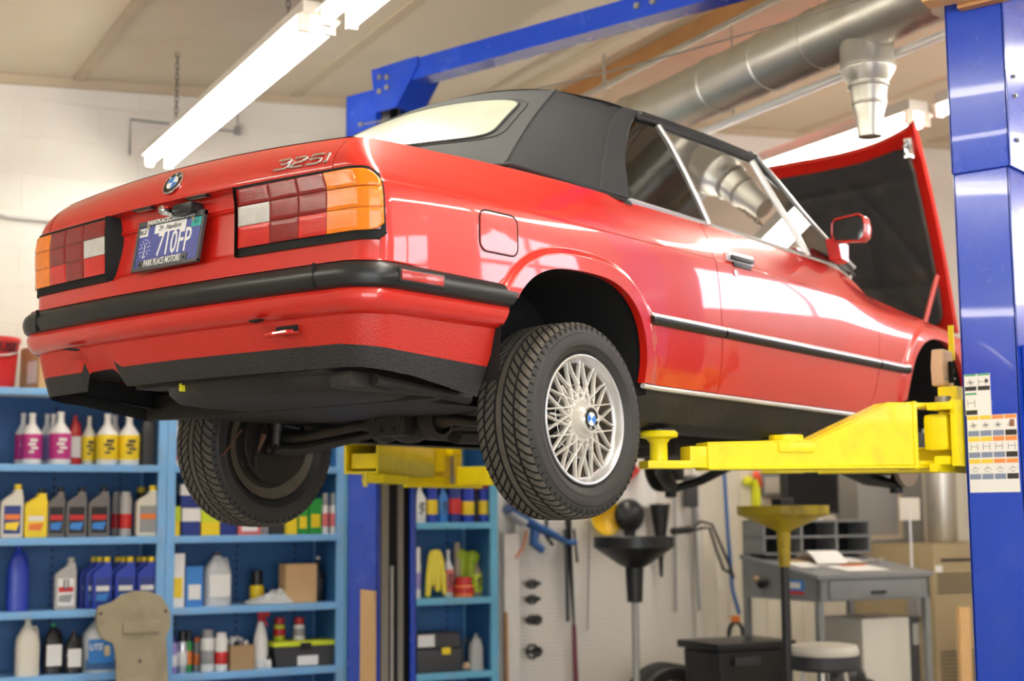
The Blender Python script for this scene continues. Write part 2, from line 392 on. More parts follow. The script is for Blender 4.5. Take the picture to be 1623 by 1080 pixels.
for sg in (-1, 1):
    def corner(mb, s_, sg=sg):
        # the rounded rear corner, above, beside and below the tail light
        kw = dict(xr=xr_body); xup = lambda z: xr_body(z+.0200*max(0, min(1, (z-.805)/.097)))
        for (z0, z1, n, s0, s1, ns) in ((.803, .902, 20, 0, 'lid', 26), (.50, .608, 10, 0, 1.0, 10), (.608, .803, 30, 0, 1.34, 24), (.50, .608, 10, 1.0, 1.34, 8)):
            def fn(u, z):
                se = s_of_y(REARY+.003, z, xr=xup) if s1 == 'lid' else s1
                zz = z
                kq = dict(xr=xup) if s1 == 'lid' else kw
                x, y = plan(s0+(se-s0)*u, zz, xs=-.7995, **kq)
                return (x, s_*(y+.0*u), zz)
            mb.grid(fn, rng(0, 1, ns), rng(z0, z1, n))
        def cap(u, w):   # strip rolled over the top of the corner
            se = s_of_y(REARY+.003, .902, xr=xup); x, y = plan(se*u, .902, xs=-.7995, xr=xup)
            return (x + (.02+.05*u)*w, s_*(y-.045*w*(1-.4*u)), .902+.008*w)
        mb.grid(cap, rng(0, 1, 24), rng(0, 1, 4))
    flank('rear_quarter_panel', xq, rq_bottom, sg, edgeR=gapR, extra=corner)
    door = flank('door_panel', xd, sillz, sg, edgeL=gapR, edgeR=gapF)
    flank('front_fender', xf, f_bottom, sg, edgeL=gapF)
    # door handle: chrome-edged black pull in a red recess
    y = sg*(yskin(.91, .77)+.002)
    h = MB(); h.box(.825, 1.005, y-.006, y+.006, .768, .803, bev=.004)
    hd = h.build('door_handle', SATIN, door); tag(hd, 'chrome edged door handle')
    h = MB(); h.box(.845, .995, y-.012*1+sg*.004, y+.012+sg*.004, .773, .790, bev=.005); h.build('grip', RUB, hd)
    h = MB(); h.box(.865, .985, y-.006+sg*.003, y+.006+sg*.003, .750, .768, bev=.003); h.build('pull_flap', RUB, hd)
    h = MB(); h.lathe([(0, 0), (.011, 0), (.012, -.003)], 16, axis='y', c=(.872, sg*(yskin(.872, .728)+.0015), .728)); h.build('key_lock', SATIN, door)
    # side protection strip in three lengths
    for (x0, x1) in ((.318, .772), (.781, 1.978), (1.990, 2.243)):
        m = MB()
        def fs_(u, a, x0=x0, x1=x1):
            x = x0+(x1-x0)*u; zc = .512-.014*(x-.3)
            zz = zc + .0195*cos(a); yy = yskin(x, zz) + .016*sin(a)**.7 if sin(a) > 0 else yskin(x, zz)-.002
            e = 1 if 0 < u < 1 else 0
            return (x, sg*(yy if e else yskin(x, zz)-.004), zz)
        us = [0, .0001] + rng(.003, .997, 30) + [.9999, 1]
        m.grid(fs_, us, [pi*i/10 for i in range(11)], mf=lambda i, j: 1 if j in (1, 2, 3) else 0)
        m.build('side_moulding', [RUB, SATIN], car, smooth=50)
    # chrome strip and black rocker under the doors
    m = MB(); m.tube([(x, sg*(yskin(x, sillz(x))-.004), sillz(x)-.010) for x in rng(.30, 2.19, 30)], .0085, 8)
    m.build('sill_chrome_strip', SATIN, car)
    m = MB()
    m.grid(lambda u, w: (.285+1.93*u, sg*itp(w, [(0, yskin(.7, .29)-.012), (.25, .775), (.6, .745), (.8, .70), (1, .55)]), itp(w, [(0, .287), (.25, .255), (.6, .185), (.8, .165), (1, .165)])), rng(0, 1, 24), rng(0, 1, 14))
    m.build('rocker_panel', UNDER, car)
    # inner wheel housings
    for A, nm, y0 in ((RA, 'rear_wheel_well', .40), (FA, 'front_wheel_well', .42)):
        m = MB()
        def wf(a, w, A=A, y0=y0):
            c_, s_ = cos(a), sin(a); n = A['n']
            k = (abs(c_)**n+abs(s_)**n)**(-1/n)
            x = A['cx'] + (A['a']+.012)*k*c_; z = A['cz'] + (A['h']+.012)*k*max(-.12, s_)
            return (x, sg*(y0+(.808-y0)*w if w > 0 else y0), z)
        m.grid(wf, rng(-.02, pi+.02, 40), [0, .3, .6, .9, 1.0])
        m.prism([(A['cx']+(A['a']+.01)*cos(a)*.999, A['cz']+(A['h']+.01)*sin(a)) for a in rng(-.15, pi+.15, 30)], sg*(y0-.01), sg*y0, axis='y')
        m.build(nm, DARK, car)

# ---- boot lid: overhanging band, recessed panel and top skin
m = MB()
kw = dict(xr=xr_body)
zc_ = lambda y: -.0195*(y/.662)**2      # the lid's rear edge drops a little to the corners
def band(y, z):
    q = (z-.807)/(.9225-.807)
    zz = z + zc_(y)*q - .004*(y/.69)**2*(1-q)
    x = kw['xr'](z) + .045*(y/.8)**2
    return (x, y, zz)
ys = rng(-REARY, REARY, 71)
m.grid(band, ys, rng(.807, .9225, 22))
m.grid(lambda y, w: (band(y, .9225)[0]+.44*w+.004, y, band(y, .9225)[2]+.004+.020*sin(w*1.6)), ys, [0, .01, .1, .3, .6, 1.0])   # top
m.grid(lambda y, w: (band(y, .807)[0]+.030*w, y, band(y, .807)[2]-.0015-.004*w), ys, [0, .3, 1])                                # underside of the lip
for e in (-REARY, REARY):
    m.grid(lambda z, w: (band(e, z)[0]+.02*w, e, band(e, z)[2]), rng(.807, .9225, 12), [0, 1])
def rec(y, z):
    xx = sm(z, [(.600, -.934), (.609, -.938), (.62, -.932), (.64, -.928), (.742, -.914), (.750, -.922), (.758, -.918), (.80, -.922)])
    return (xx+.045*(y/.8)**2, y, z)
m.grid(rec, rng(-.315, .315, 30), rng(.600, .803, 60))
lid = m.build('boot_lid', RED, car, smooth=25)
# ---- rear panel under the lights, deck behind the roof
m = MB()
def rp(u, z):
    y = u; k = dict(xr=xr_body)
    su = s_of_y(abs(y), z, **k) if abs(y) > .7 else None
    if su is None: return (xr_body(z)+.045*(y/.8)**2, y, z)
    x, yy = plan(su, z, **k); return (x, yy*(1 if y > 0 else -1), z)
ymx = plan(1.34, .55, xr=xr_body)[1]
m.grid(rp, [-p for p in rng(ymx, .7, 14)]+rng(-.69, .69, 30)+rng(.7, ymx, 14), rng(.50, .604, 12))
m.build('rear_panel', RED, car)
m = MB()
m.grid(lambda u, w: (-.46+.62*w, (-1+2*u)*(.70+.06*w), .925+.012*(1-(2*u-1)**2)-.014*abs(2*u-1)**6), rng(0, 1, 30), rng(0, 1, 6))
m.build('rear_deck', RED, car)
# dark cores so nothing shows through shut lines
m = MB(); m.box(-.86, -.42, -.66, .66, .42, .89); m.box(-.42, .35, -.44, .44, .3, .88)
m.box(.35, 2.2, -.755, .755, .22, .70); m.box(.34, .9, -.745, .745, .5, .85)
m.box(2.2, 3.2, -.46, .46, .25, .60)
m.build('inner_body', DARK, car)

# ---- tail lights
def lampface(s, z, off, sg, kw=dict(xr=xr_body)):
    x, y = plan(s, z, **kw); x2, y2 = plan(s+.01, z, **kw); x1, y1 = plan(s-.01, z, **kw)
    tx, ty = x2-x1, y2-y1; l = sqrt(tx*tx+ty*ty); nx, ny = ty/l, -tx/l
    return (x + nx*off, sg*(y + ny*off), z)
for sg in (-1, 1):
    z0, z1 = .614, .799
    s_in = s_of_y(.306, .7, xr=xr_body); s_out = 1.22
    def lf(s, z, off): return lampface(s, z, off, sg)
    def rnd(s, z):    # rounded outer corners of the lamp
        return s
    m = MB()      # black housing and gasket
    ss = rng(s_out, s_in, 60)
    def edge(s, w):   # ring profile around: w 0..1 face
        zz = z0-.010 + (z1+.004-(z0-.010))*w
        cr = max(0, 1-(s-s_out)/.35)
        zz = zz + (.70-zz)*.22*cr**3*abs(2*w-1)**2
        return lf(s, zz, .006)
    m.grid(edge, ss, rng(0, 1, 24))
    m.grid(lambda s, w: (lambda p: (p[0]+.05*w, p[1]-sg*.02*w*(1 if s < 2 else 0), p[2]))(edge(s, 0)), ss, [0, 1])
    m.grid(lambda s, w: (lambda p: (p[0]+.05*w, p[1]-sg*.02*w*(1 if s < 2 else 0), p[2]))(edge(s, 1)), ss, [0, 1])
    a = [edge(s_in, w) for w in rng(0, 1, 24)]
    m.grid(lambda i, w: (a[i][0]-.012+.052*w, a[i][1]-sg*.030*(w**1.0)*(.4+.6*sin(pi*i/23)), a[i][2]), list(range(24)), rng(0, 1, 6))
    hs = m.build('tail_light_housing', HOUS, car, smooth=35)
    mb_ = MB(); mb_.grid(lambda s, z: lf(s, z, .0095), rng(s_out+.12, s_in-.003, 50), rng(.630, .793, 8)); mb_.build('lens_base', LDRK, hs)
    ycol = [.648, .545, .437, .311]     # column joints
    rows = [.628, .6875, .6890, .7440, .7462, .7945]
    def sy(y, z): return s_of_y(y, .7, xr=xr_body)
    def cell(name, sa, sb, za, zb, matl, n=10, cr=0.0):
        mm = MB()
        def fn(u, w):
            s = sa+(sb-sa)*u; z = za+(zb-za)*w
            if cr > 0:
                q = max(0, 1-u/.45); z = z + (.70-z)*cr*q**3*(abs(z-.71)/.085)**2
            e = min(1, min(u, 1-u)/.06)*min(1, min(w, 1-w)/.08)
            return lf(s, z, .0105+.0018*min(1, e)**.5)
        uu = [0, .02, .06] + rng(.12, .88, n) + [.94, .98, 1]
        mm.grid(fn, uu, [0, .03, .08] + rng(.2, .8, 4) + [.92, .97, 1])
        return mm.build(name, matl, hs, smooth=50)
    sA = s_out+.05
    bnd = [sA] + [sy(y, .7) for y in ycol]
    for r in range(3):
        za, zb = rows[2*r], rows[2*r+1]
        for c in range(4):
            sa, sb = bnd[c], bnd[c+1]
            gap = .0012
            if c > 0: sa += gap
            if c == 0: nm, mt = 'amber_lens', LAMB
            elif r == 1 and c == 3: nm, mt = 'reversing_lens', LCLR
            elif r == 0 and c in (3,): nm, mt = 'red_lens', LREDB
            elif r == 0 and c == 1: nm, mt = 'red_lens', LREDB
            else: nm, mt = 'red_lens', LRED
            cell(nm, sa, sb-gap, za, zb, mt, 18 if c == 0 else 6, cr=(.30 if c == 0 and r != 1 else 0))

# ---- number plate, its frame and the plate lights
PB = Vector((-.965, 0, .608)); PT = Vector((-.938, 0, .760))
pz = (PT-PB).normalized(); py = Vector((0, -1, 0)); pn = py.cross(pz)
if pn.x > 0: pn = -pn
def P3(a, b, c): return PB + py*a + pz*b + pn*c       # a to the right as seen from behind, b up, c out
def pbox(mb, a0, a1, b0, b1, c0, c1, bev=0, mi=0):
    mm = Matrix((py, pz, pn)).transposed().to_4x4(); mm.translation = PB
    mb.box(a0, a1, b0, b1, c0, c1, mi, bev, mm)
PLATE = mat('plate_blue', (.085, .10, .36), .35, var=.06); FRAME = mat('plate_frame_graphite', (.075, .078, .082), .4, var=.1)
STK = mat('sticker_green', (.03, .42, .36), .5, var=.03)
m = MB(); pbox(m, -.152, .152, .006, .150, -.004, .0015, 0)
plate = m.build('number_plate', PLATE, car); tag(plate, 'blue number plate reading 710FP in a dark frame')
m = MB()
pbox(m, -.156, .156, .141, .158, -.006, .006, .002); pbox(m, -.156, -.147, 0, .158, -.006, .006, .002)
pbox(m, .147, .156, 0, .158, -.006, .006, .002); pbox(m, -.156, .156, 0, .011, -.006, .006, .002)
pbox(m, -.128, .100, .009, .034, -.003, .005, .0015); m.build('plate_frame', FRAME, plate)
m = MB(); pbox(m, -.075, .072, .113, .141, .0015, .0025); pbox(m, -.149, -.107, .110, .137, .0015, .0025); m.build('county_sticker', WHITE, plate)
m = MB(); pbox(m, .098, .143, .112, .139, .0015, .0026); m.build('year_sticker', STK, plate)
m = MB()
for a in (-.105, .105):
    m = MB(); q = P3(a, .137, .003); m.lathe([(0, -.004), (.008, -.003), (.008, .004)], 12, axis='x', c=q); m.build('plate_screw', CHROME, plate)
for a in (-.118, .09): m = MB(); q = P3(a, .020, .0055); m.lathe([(0, -.001), (.0035, -.001), (.0035, .001)], 8, axis='x', c=q); m.build('frame_hole', DARK, plate)
def ptext(nm, body, size, matl, a, b, sx=1.0, bold=0.0, c=.0022):
    text(nm, body, size, matl, plate, P3(a, b, c), basis=(py, pz, pn), sx=sx, bold=bold, ext=.0004)
LETB = mat('bright_letter', (.85, .85, .83), .4, var=.02); LET = mat('raised_letter_grey', (.62, .63, .62), .4, var=.03)
ptext('plate_number', '710FP', .104, WHITE, .026, .073, .62, .0008)
ptext('frame_lettering', 'ParkPlaceCarmel.com'.upper(), .019, LETB, .0, .1495, 1.02, .0004, .0062)
ptext('frame_lettering', 'PARK PLACE MOTORS', .029, LETB, -.014, .0215, .60, .0003, .0052)
ptext('sticker_lettering', '29 - Hamilton', .022, BLACKE, -.002, .127, .85, .0, .0028)
ptext('sticker_lettering', '05-21', .021, BLACKE, -.128, .1235, .68, .0003, .0028)
ptext('sticker_lettering', '11', .022, BLACKE, .120, .1255, 1, 0, .0029)
m = MB()      # torch-and-stars emblem
c0 = (-.112, .072)
for R_, n_ in ((.024, 13), (.015, 7)):
    for k in range(n_):
        a = 2*pi*k/n_+.2; q = P3(c0[0]+R_*cos(a), c0[1]+R_*1.15*sin(a), .0018); m.lathe([(0, -.0006), (.0021, -.0006), (.0021, .0004)], 6, axis='x', c=q)
pbox(m, c0[0]-.0014, c0[0]+.0014, c0[1]-.03, c0[1]+.012, .0012, .0024)
m.build('torch_emblem', WHITE, plate)
for y in (-.127, .127):
    m = MB(); m.box(-.958, -.935, y-.045, y+.045, .7985, .8055, bev=.002); L_ = m.build('plate_light', BLKPL, lid)
    m = MB(); m.box(-.953, -.941, y-.033, y+.033, .7970, .799, bev=.0008); m.build('light_glass', VINYL, L_)
m = MB(); m.box(-.968, -.92, -.122, -.032, .756, .790, bev=.011); m.box(-.960, -.92, -.04, .002, .762, .784, bev=.008)
m.build('boot_lock_surround', BLKPL, lid)
m = MB(); m.lathe([(.0, -.026), (.010, -.026), (.0135, -.022), (.0135, .02)], 18, axis='x', c=(-.967, -.012, .774)); m.lathe([(0, -.0275), (.0055, -.0275), (.0055, -.02)], 12, axis='x', c=(-.967, -.012, .774))
m.build('boot_lock', CHROME, lid)

# ---- round badge and model script on the lid
def badge(parent, loc, ex, ey, en, R_, name='round_badge'):
    """quartered blue and white enamel badge with a black ring and lettering"""
    mm = Matrix((ex, ey, en)).transposed().to_4x4(); mm.translation = Vector(loc)
    b = MB(); b.lathe([(0, 0), (R_, 0), (R_*1.0, .003), (R_*.97, .0045), (R_*.92, .0045), (R_*.90, .0035), (0, .0035)], 40)
    b.m = [0]*len(b.f); b.xform(mm); ring = b.build(name, [CHROME], parent, smooth=35)
    b = MB(); b.lathe([(R_*.60, .0037), (R_*.61, .0043), (R_*.90, .0043), (R_*.905, .0036)], 40); b.xform(mm); b.build('badge_ring', BLACKE, ring)
    b = MB(); b.lathe([(R_*.565, .0037), (R_*.57, .0048), (R_*.595, .0048), (R_*.60, .0037)], 40); b.xform(mm); b.build('badge_ring', CHROME, ring)
    for q in range(4):
        b = MB(); a0 = q*pi/2; b.add([(0, 0, .0042)] + [(R_*.57*cos(a0+pi/2*i/10), R_*.57*sin(a0+pi/2*i/10), .0042) for i in range(11)], [(0, i+1, i+2) for i in range(10)])
        b.xform(mm); b.build('badge_quarter', BLUEE if q in (1, 3) else WHITE, ring, recalc=False)
    for ch, a in (('B', radians(138)), ('M', radians(90)), ('W', radians(42))):
        e1 = Vector(ex)*cos(a-pi/2)+Vector(ey)*sin(a-pi/2); e2 = -Vector(ex)*sin(a-pi/2)+Vector(ey)*cos(a-pi/2)
        text('badge_letter', ch, R_*.36, LET, ring, Vector(loc)+(Vector(ex)*cos(a)+Vector(ey)*sin(a))*R_*.75+Vector(en)*.0045, basis=(e1, e2, Vector(en)), ext=.0003, bold=.0002)
    return ring
zb_ = .863; pb = Vector(band(0, zb_)); tz = (Vector(band(0, zb_+.02))-Vector(band(0, zb_-.02))).normalized(); nb = Vector((0, -1, 0)).cross(tz)
if nb.x > 0: nb = -nb
bd = badge(lid, pb+nb*.001, Vector((0, -1, 0)), tz, nb, .041)
m = MB()      # chrome script 325i drawn as strokes
def script(m, strokes, y0, w, z0, h, r):
    for st in strokes:
        pts = []
        for a, b in st:
            y = y0 - (a + .30*(b-.5)*.55)*w; z = z0 + b*h
            p = Vector(band(y, z)); pts.append((p.x-.004, y, p.z))
        m.tube(pts, r, 6, flat=1.0)
three = [[(.05, .95), (.8, 1), (.98, .85), (.95, .6), (.75, .52), (.35, .52)], [(.75, .52), (.98, .42), (.98, .15), (.8, 0), (0, .0)]]
two = [[(.05, .95), (.8, 1), (.98, .85), (.92, .6), (.7, .5), (.25, .45), (.05, .25), (0, 0), (1.0, 0)]]
five = [[(1.0, 1), (.12, 1), (.05, .55), (.75, .55), (.97, .42), (.97, .15), (.78, 0), (0, 0)]]
one = [[(.25, .95), (.5, .95), (.5, 0)], [(.2, 0), (.8, 0)]]
for st, y0, w in ((three, -.452, .052), (two, -.512, .050), (five, -.572, .050), (one, -.628, .026)):
    script(m, st, y0, w, .8335, .030, .0040)
m.build('model_lettering', CHROME, lid, smooth=60)

# ---- bumper: black rub strip round the back, painted lower half
def bump_xr(z): return -1.003+.0*z
def bplan(s, w, xr, r, z): return plan(s, z, xs=-.395, r=r, hwf=lambda q: w, xr=lambda q: xr, b=.045)
sB = [0] + rng(.02, 1, 20) + rng(1.05, 2, 24) + rng(2.04, 3, 36)
def bumper_surf(name, prof, mats, sA=None, s0=0, mf=None):
    """prof: list of (outset, z)"""
    m = MB()
    for sg in (-1, 1):
        def fn(s, i):
            o, z = prof[i]
            x, y = bplan(s, .792+o, -.963-o, .085+max(0, o), z)
            if s <= 1: y = y + .012*(1-s)*0
            xe = RA['cx']-RA['a']*.985
            if s <= 0.0: 
                az = max(0, 1-abs((z-RA['cz'])/RA['h'])**RA['n'])**(1/RA['n'])
            # trim the front end to the wheel-arch outline
            azx = RA['cx']-RA['a']*(max(0, 1-(max(0, (z-RA['cz']))/RA['h'])**RA['n']))**(1/RA['n'])-.004
            if s <= 1: x = azx + (x-(-.395))*( (bplan(1, .792+o, -.963-o, .085+max(0, o), z)[0]-azx) / (bplan(1, .792+o, -.963-o, .085+max(0, o), z)[0]+.395))
            return (x, sg*y, z)
        m.grid(fn, sB, list(range(len(prof))), mf=mf)
    return m.build(name, mats, car, smooth=32)
bump = bumper_surf('rear_bumper', [(-.02, .470), (.020, .474), (.026, .462), (.024, .445), (.016, .428), (.006, .418), (-.010, .410), (-.03, .407)], RED)
strip = bumper_surf('bumper_rub_strip', [(-.015, .546), (.012, .546), (.022, .541), (.034, .530), (.040, .515), (.040, .498), (.034, .482), (.024, .4745), (0, .472)], BLKPL)
lipb = bumper_surf('bumper_top_lip', [(-.03, .552), (.004, .553), (.014, .550), (.015, .547)], RED)
# joints in the strip
for y in (-.645, .645):
    m = MB(); x = -1.003+.045*(y/.8)**2
    m.box(x-.0015, x+.01, y-.0012, y+.0012, .476, .545); m.build('strip_joint', DARK, strip)
# side reflectors
REFL = lens('reflector_red', (.42, .012, .010))
for sg in (-1, 1):
    m = MB(); m.box(-.842, -.668, sg*.831-.0035, sg*.831+.0035, .492, .528, bev=.002); rf = m.build('side_reflector', RUB, strip)
    m = MB(); m.box(-.836, -.674, sg*.834-.0035, sg*.834+.0035, .497, .523, bev=.001); m.build('reflector_lens', REFL, rf)
# ---- apron below the bumper, with the exhaust cut-out
m = MB(); ax = -.938
def apz(s, w, sg):     # w 0 top .. 1 bottom
    x, y = plan(s, .35, xs=-.385, r=.10, hwf=lambda q: .785, xr=lambda q: -.953, b=.045)
    side = 1-sst(.9, 1.6, s)
    zt_ = .412; zr = itp(s, [(0, .297), (1, .316), (2, .330), (3, .333)]); zb = itp(s, [(0, .215), (.85, .258), (1.6, .272), (3, .277)])
    z = zt_+(zr-zt_)*w*2 if w <= .5 else zr+(zb-zr)*(w-.5)*2
    k = (zt_-z)/(.14); x = x+.028*k**1.3; y = y-.022*k**1.2
    if s < 1: x -= .55*max(0, .40-z)*(1-s)
    return x, y, z
def cutz(y):  return itp(y-.038, [(.195, .0), (.200, .275), (.212, .279), (.225, .290), (.262, .322), (.285, .3345), (.31, .3365), (.40, .3345), (.418, .331), (.424, .318), (.428, .272), (.431, 0.)])
for sg in (-1, 1):
    ws = rng(0, 1, 22)
    sL = rng(0, 1, 18) + rng(1.08, 2, 18) + (rng(2.03, 3, 110) if sg == 1 else rng(2.03, 3, 36))
    def fn(s, w, sg=sg):
        x, y, z = apz(s, w, sg)
        y0_ = apz(s, 0, sg)[1]
        if sg == 1 and .238 < y0_ < .469:
            cz_ = cutz(y0_)
            t0 = apz(s, 0, sg)[2]; zb = apz(s, 1, sg)[2]
            if cz_ > zb: 
                z = t0 + (z-t0)*(t0-cz_)/(t0-zb); 
        return (x, sg*y, z)
    def isred(i, j, sg=sg, sL=sL):
        if sg == 1 and sL[i] > 2 and .238 < apz(sL[i], 0, 1)[1] < .469 and cutz(apz(sL[i], 0, 1)[1]) > apz(sL[i], .5, 1)[2]-.012: return 0
        return 0 if ws[j+1] <= .5001 else 1
    m.grid(fn, sL, ws, mf=isred)
ap = m.build('rear_apron', [REDTEX, BLKTEX], car, smooth=40)
# towing eye (right) in its slot
m = MB(); m.box(-.952, -.94, -.555, -.475, .3745, .392, bev=.005); m.build('towing_slot', DARK, ap)
m = MB(); m.tube([(-.935, -.545, .376), (-.965, -.535, .372), (-.975, -.50, .369), (-.970, -.46, .369), (-.95, -.452, .371)], .0065, 8); m.build('towing_eye', RED, ap)
m = MB(); m.prism([(.505, .4065), (.45, .4075), (.42, .400), (.445, .398)], -.975, -.955, axis='x'); m.build('jack_slot', DARK, bump); m = MB(); m.prism([(-.445, .4145), (-.40, .413), (-.405, .408), (-.43, .410)], -.985, -.96, axis='x'); m.build('jack_slot', DARK, bump)

# ---- fuel flap on the right rear wing
m = MB()
def rr(x0, x1, z0, z1, r, n=6):
    pts = []
    for (cx, cz, a0) in ((x1-r, z1-r, 0), (x0+r, z1-r, pi/2), (x0+r, z0+r, pi), (x1-r, z0+r, 3*pi/2)):
        for k in range(n+1): a = a0+pi/2*k/n; pts.append((cx+r*cos(a), cz+r*sin(a)))
    return pts
o_ = rr(-.503, -.337, .622, .742, .028)
m.tube([(x, -(yskin(x, z)+.0002), z) for x, z in o_], .0022, 6, closed=True)
ff = m.build('fuel_flap_gap', DARK, car)
i_ = rr(-.5, -.34, .625, .739, .026)
m = MB(); cx_, cz_ = -.42, .682
rings = []
for k in (1.0, .985, .9, .6, .3, 0.0):
    rings.append([(cx_+(x-cx_)*k, -(yskin(cx_+(x-cx_)*k, cz_+(z-cz_)*k)+(.0005 if k == 1 else .0022)), cz_+(z-cz_)*k) for x, z in i_])
n = len(i_); vs = [p for r_ in rings for p in r_]; m.add(vs, [(a*n+i, a*n+(i+1) % n, (a+1)*n+(i+1) % n, (a+1)*n+i) for a in range(5) for i in range(n)])
m.build('fuel_flap', RED, car, smooth=50)

# ---- front end (mostly hidden): nose panel, front bumper
m = MB()
m.grid(lambda y, z: (3.27-.06*(y/.75)**2, y, z), rng(-.74, .74, 20), rng(.30, .62, 8)); m.build('nose_panel', RED, car)
m = MB(); m.grid(lambda y, z: (3.34-.07*(y/.8)**2+.02*sin((z-.3)*12), y, z), rng(-.79, .79, 20), rng(.33, .52, 8)); m.build('front_bumper', BLKPL, car)
# ---- canvas roof
def TB(a): return Vector((-.37+.17*a*a, -.66*a, .955+.0*a))
def TT(a): return Vector((.245+.015*a*a, -.50*a, 1.372-.054*a*a))
def back(a, b):
    p = TB(a)*(1-b)+TT(a)*b; n = Vector((-.6, 0, .8))
    return p + n*(.022*sin(pi*b)*(1-.5*a*a))
SEAM = lambda t: back(1, t)
def EDGE(t):    # rear edge of the side window opening (right side)
    pts = [(0, (.300, -.772, .905)), (.25, (.325, -.738, .99)), (.5, (.385, -.692, 1.085)), (.75, (.47, -.648, 1.19)), (.9, (.545, -.618, 1.255)), (1, (.62, -.597, 1.300))]
    return Vector([sm(t, [(a, q[k]) for a, q in pts]) for k in range(3)])
def RAIL(x): return Vector((x, itp(x, [(.26, -.50), (.45, -.565), (.62, -.597), (1.0, -.603), (1.40, -.592)]), sm(x, [(.26, 1.318), (.45, 1.312), (.62, 1.300), (1.0, 1.300), (1.40, 1.280)])))
def side(u, t):
    p = SEAM(t)*(1-u)+EDGE(t)*u
    return p + Vector((-.1, -1, .35))*(.020*sin(pi*u)*sin(pi*min(1, t*1.1)))
m = MB()
A_ = rng(-1, 1, 41); Bv = rng(0, 1, 24)
m.grid(lambda a, b: back(a, b), A_, Bv)
m.grid(lambda a, w: TB(a) + Vector((-.035*w*(1-abs(a)*.5), -.03*w*a*abs(a), -.030*w)), A_, [0, .5, 1])
def roof(a, x):
    r_ = RAIL(x); y = -r_.y*-a
    cz = sm(x, [(.245, .054), (.7, .065), (1.40, .045)])
    xx = x if x > .27 else .245+.015*a*a
    return Vector((xx + (.05*(1-a*a) if x > 1.3 else 0), y, r_.z + cz*(1-abs(a)**2.4)))
m.grid(roof, rng(-1, 1, 31), [.26]+rng(.32, 1.40, 24))
for sg in (1, -1):
    F = lambda p: (p[0], p[1]*sg, p[2])
    m.grid(lambda u, t: F(side(u, t)), rng(0, 1, 16), rng(0, 1, 24))
    m.grid(lambda u, w: F(Vector(SEAM(0)*(1-u)+EDGE(0)*u) + Vector((0, -.012*w, -.022*w))), rng(0, 1, 10), [0, 1])
    # corner gusset between the top of the side panel and the roof edge
    m.grid(lambda u, w: F(side(u, 1)*(1-w) + RAIL(.26+.36*u)*w), rng(0, 1, 10), [0, 1])
    # drip flap over the side glass
    m.grid(lambda x, w: F(RAIL(x) + Vector((0, -.004*w-.004, -.014*w))), rng(.62, 1.40, 16), [0, .5, 1])
roofo = m.build('canvas_roof', CLOTH, car, smooth=26)
# soft crease thickness and stitched seams
for sg in (1, -1):
    m = MB(); m.tube([(p[0], p[1]*sg, p[2]) for p in [SEAM(t)+Vector((-.001, -.001, .001)) for t in rng(0, 1, 20)]], .0035, 6); m.build('seam_piping', CLOTH, roofo)
    m = MB()
    base = [TB(a*sg) + Vector((-.014*(1-abs(a)*.4), -.022*a*sg, -.010)) for a in rng(0, 1, 20)] + [Vector(((SEAM(0)*(1-u)+EDGE(0)*u).x, sg*((SEAM(0)*(1-u)+EDGE(0)*u).y-.016), (SEAM(0)*(1-u)+EDGE(0)*u).z-.006-.008*u)) for u in rng(.06, .92, 14)]
    m.tube(base, .007, 8); m.build('base_piping', PIPING, roofo)
    # binding band around the window opening
    m = MB(); Ff = lambda p: (p[0], p[1]*sg, p[2])
    def bnd_(t, w):
        wd = .26*(1-.15*t); u = 1-wd*w
        return Ff(side(u, t)+Vector((-.15, -1, .3))*(.0055 if 0 < w < 1 else -.002))
    m.grid(bnd_, rng(0, 1, 24), [0, .03, .2, .5, .8, .97, 1]); m.build('window_binding', CLOTH, roofo)
    m = MB(); m.tube([Ff(EDGE(t)+Vector((.004, .004, 0))) for t in rng(0, .93, 18)], .006, 8); m.build('window_seal', RUB, roofo)
# plastic rear window
m = MB(); wo = []
def rw(a, b, o):
    p = back(a, b); n = Vector((-.72, 0, .69)); return p+n*o
def rwpt(u, w):     # rounded rectangle in (a, b)
    cx_, cy_, hx, hy = 0, .555, .84, .275; n = 7
    a = 2*pi*u; c, s = cos(a), sin(a); k = (abs(c)**n+abs(s)**n)**(-1/n)
    return cx_+hx*k*c*w, cy_+hy*k*s*w
m.grid(lambda u, w: rw(*rwpt(u, w), .004), rng(0, 1, 97), [0, .25, .5, .75, .9, 1.0])
m.build('rear_window', VINYL, roofo, smooth=60)
m = MB(); m.tube([rw(*rwpt(u, 1.01), .003) for u in rng(0, 1, 97)[:-1]], .0045, 6, closed=True); m.tube([rw(*rwpt(u, 1.075), .001) for u in rng(0, 1, 97)[:-1]], .0032, 6, closed=True)
m.build('rear_window_seam', CLOTH, roofo)

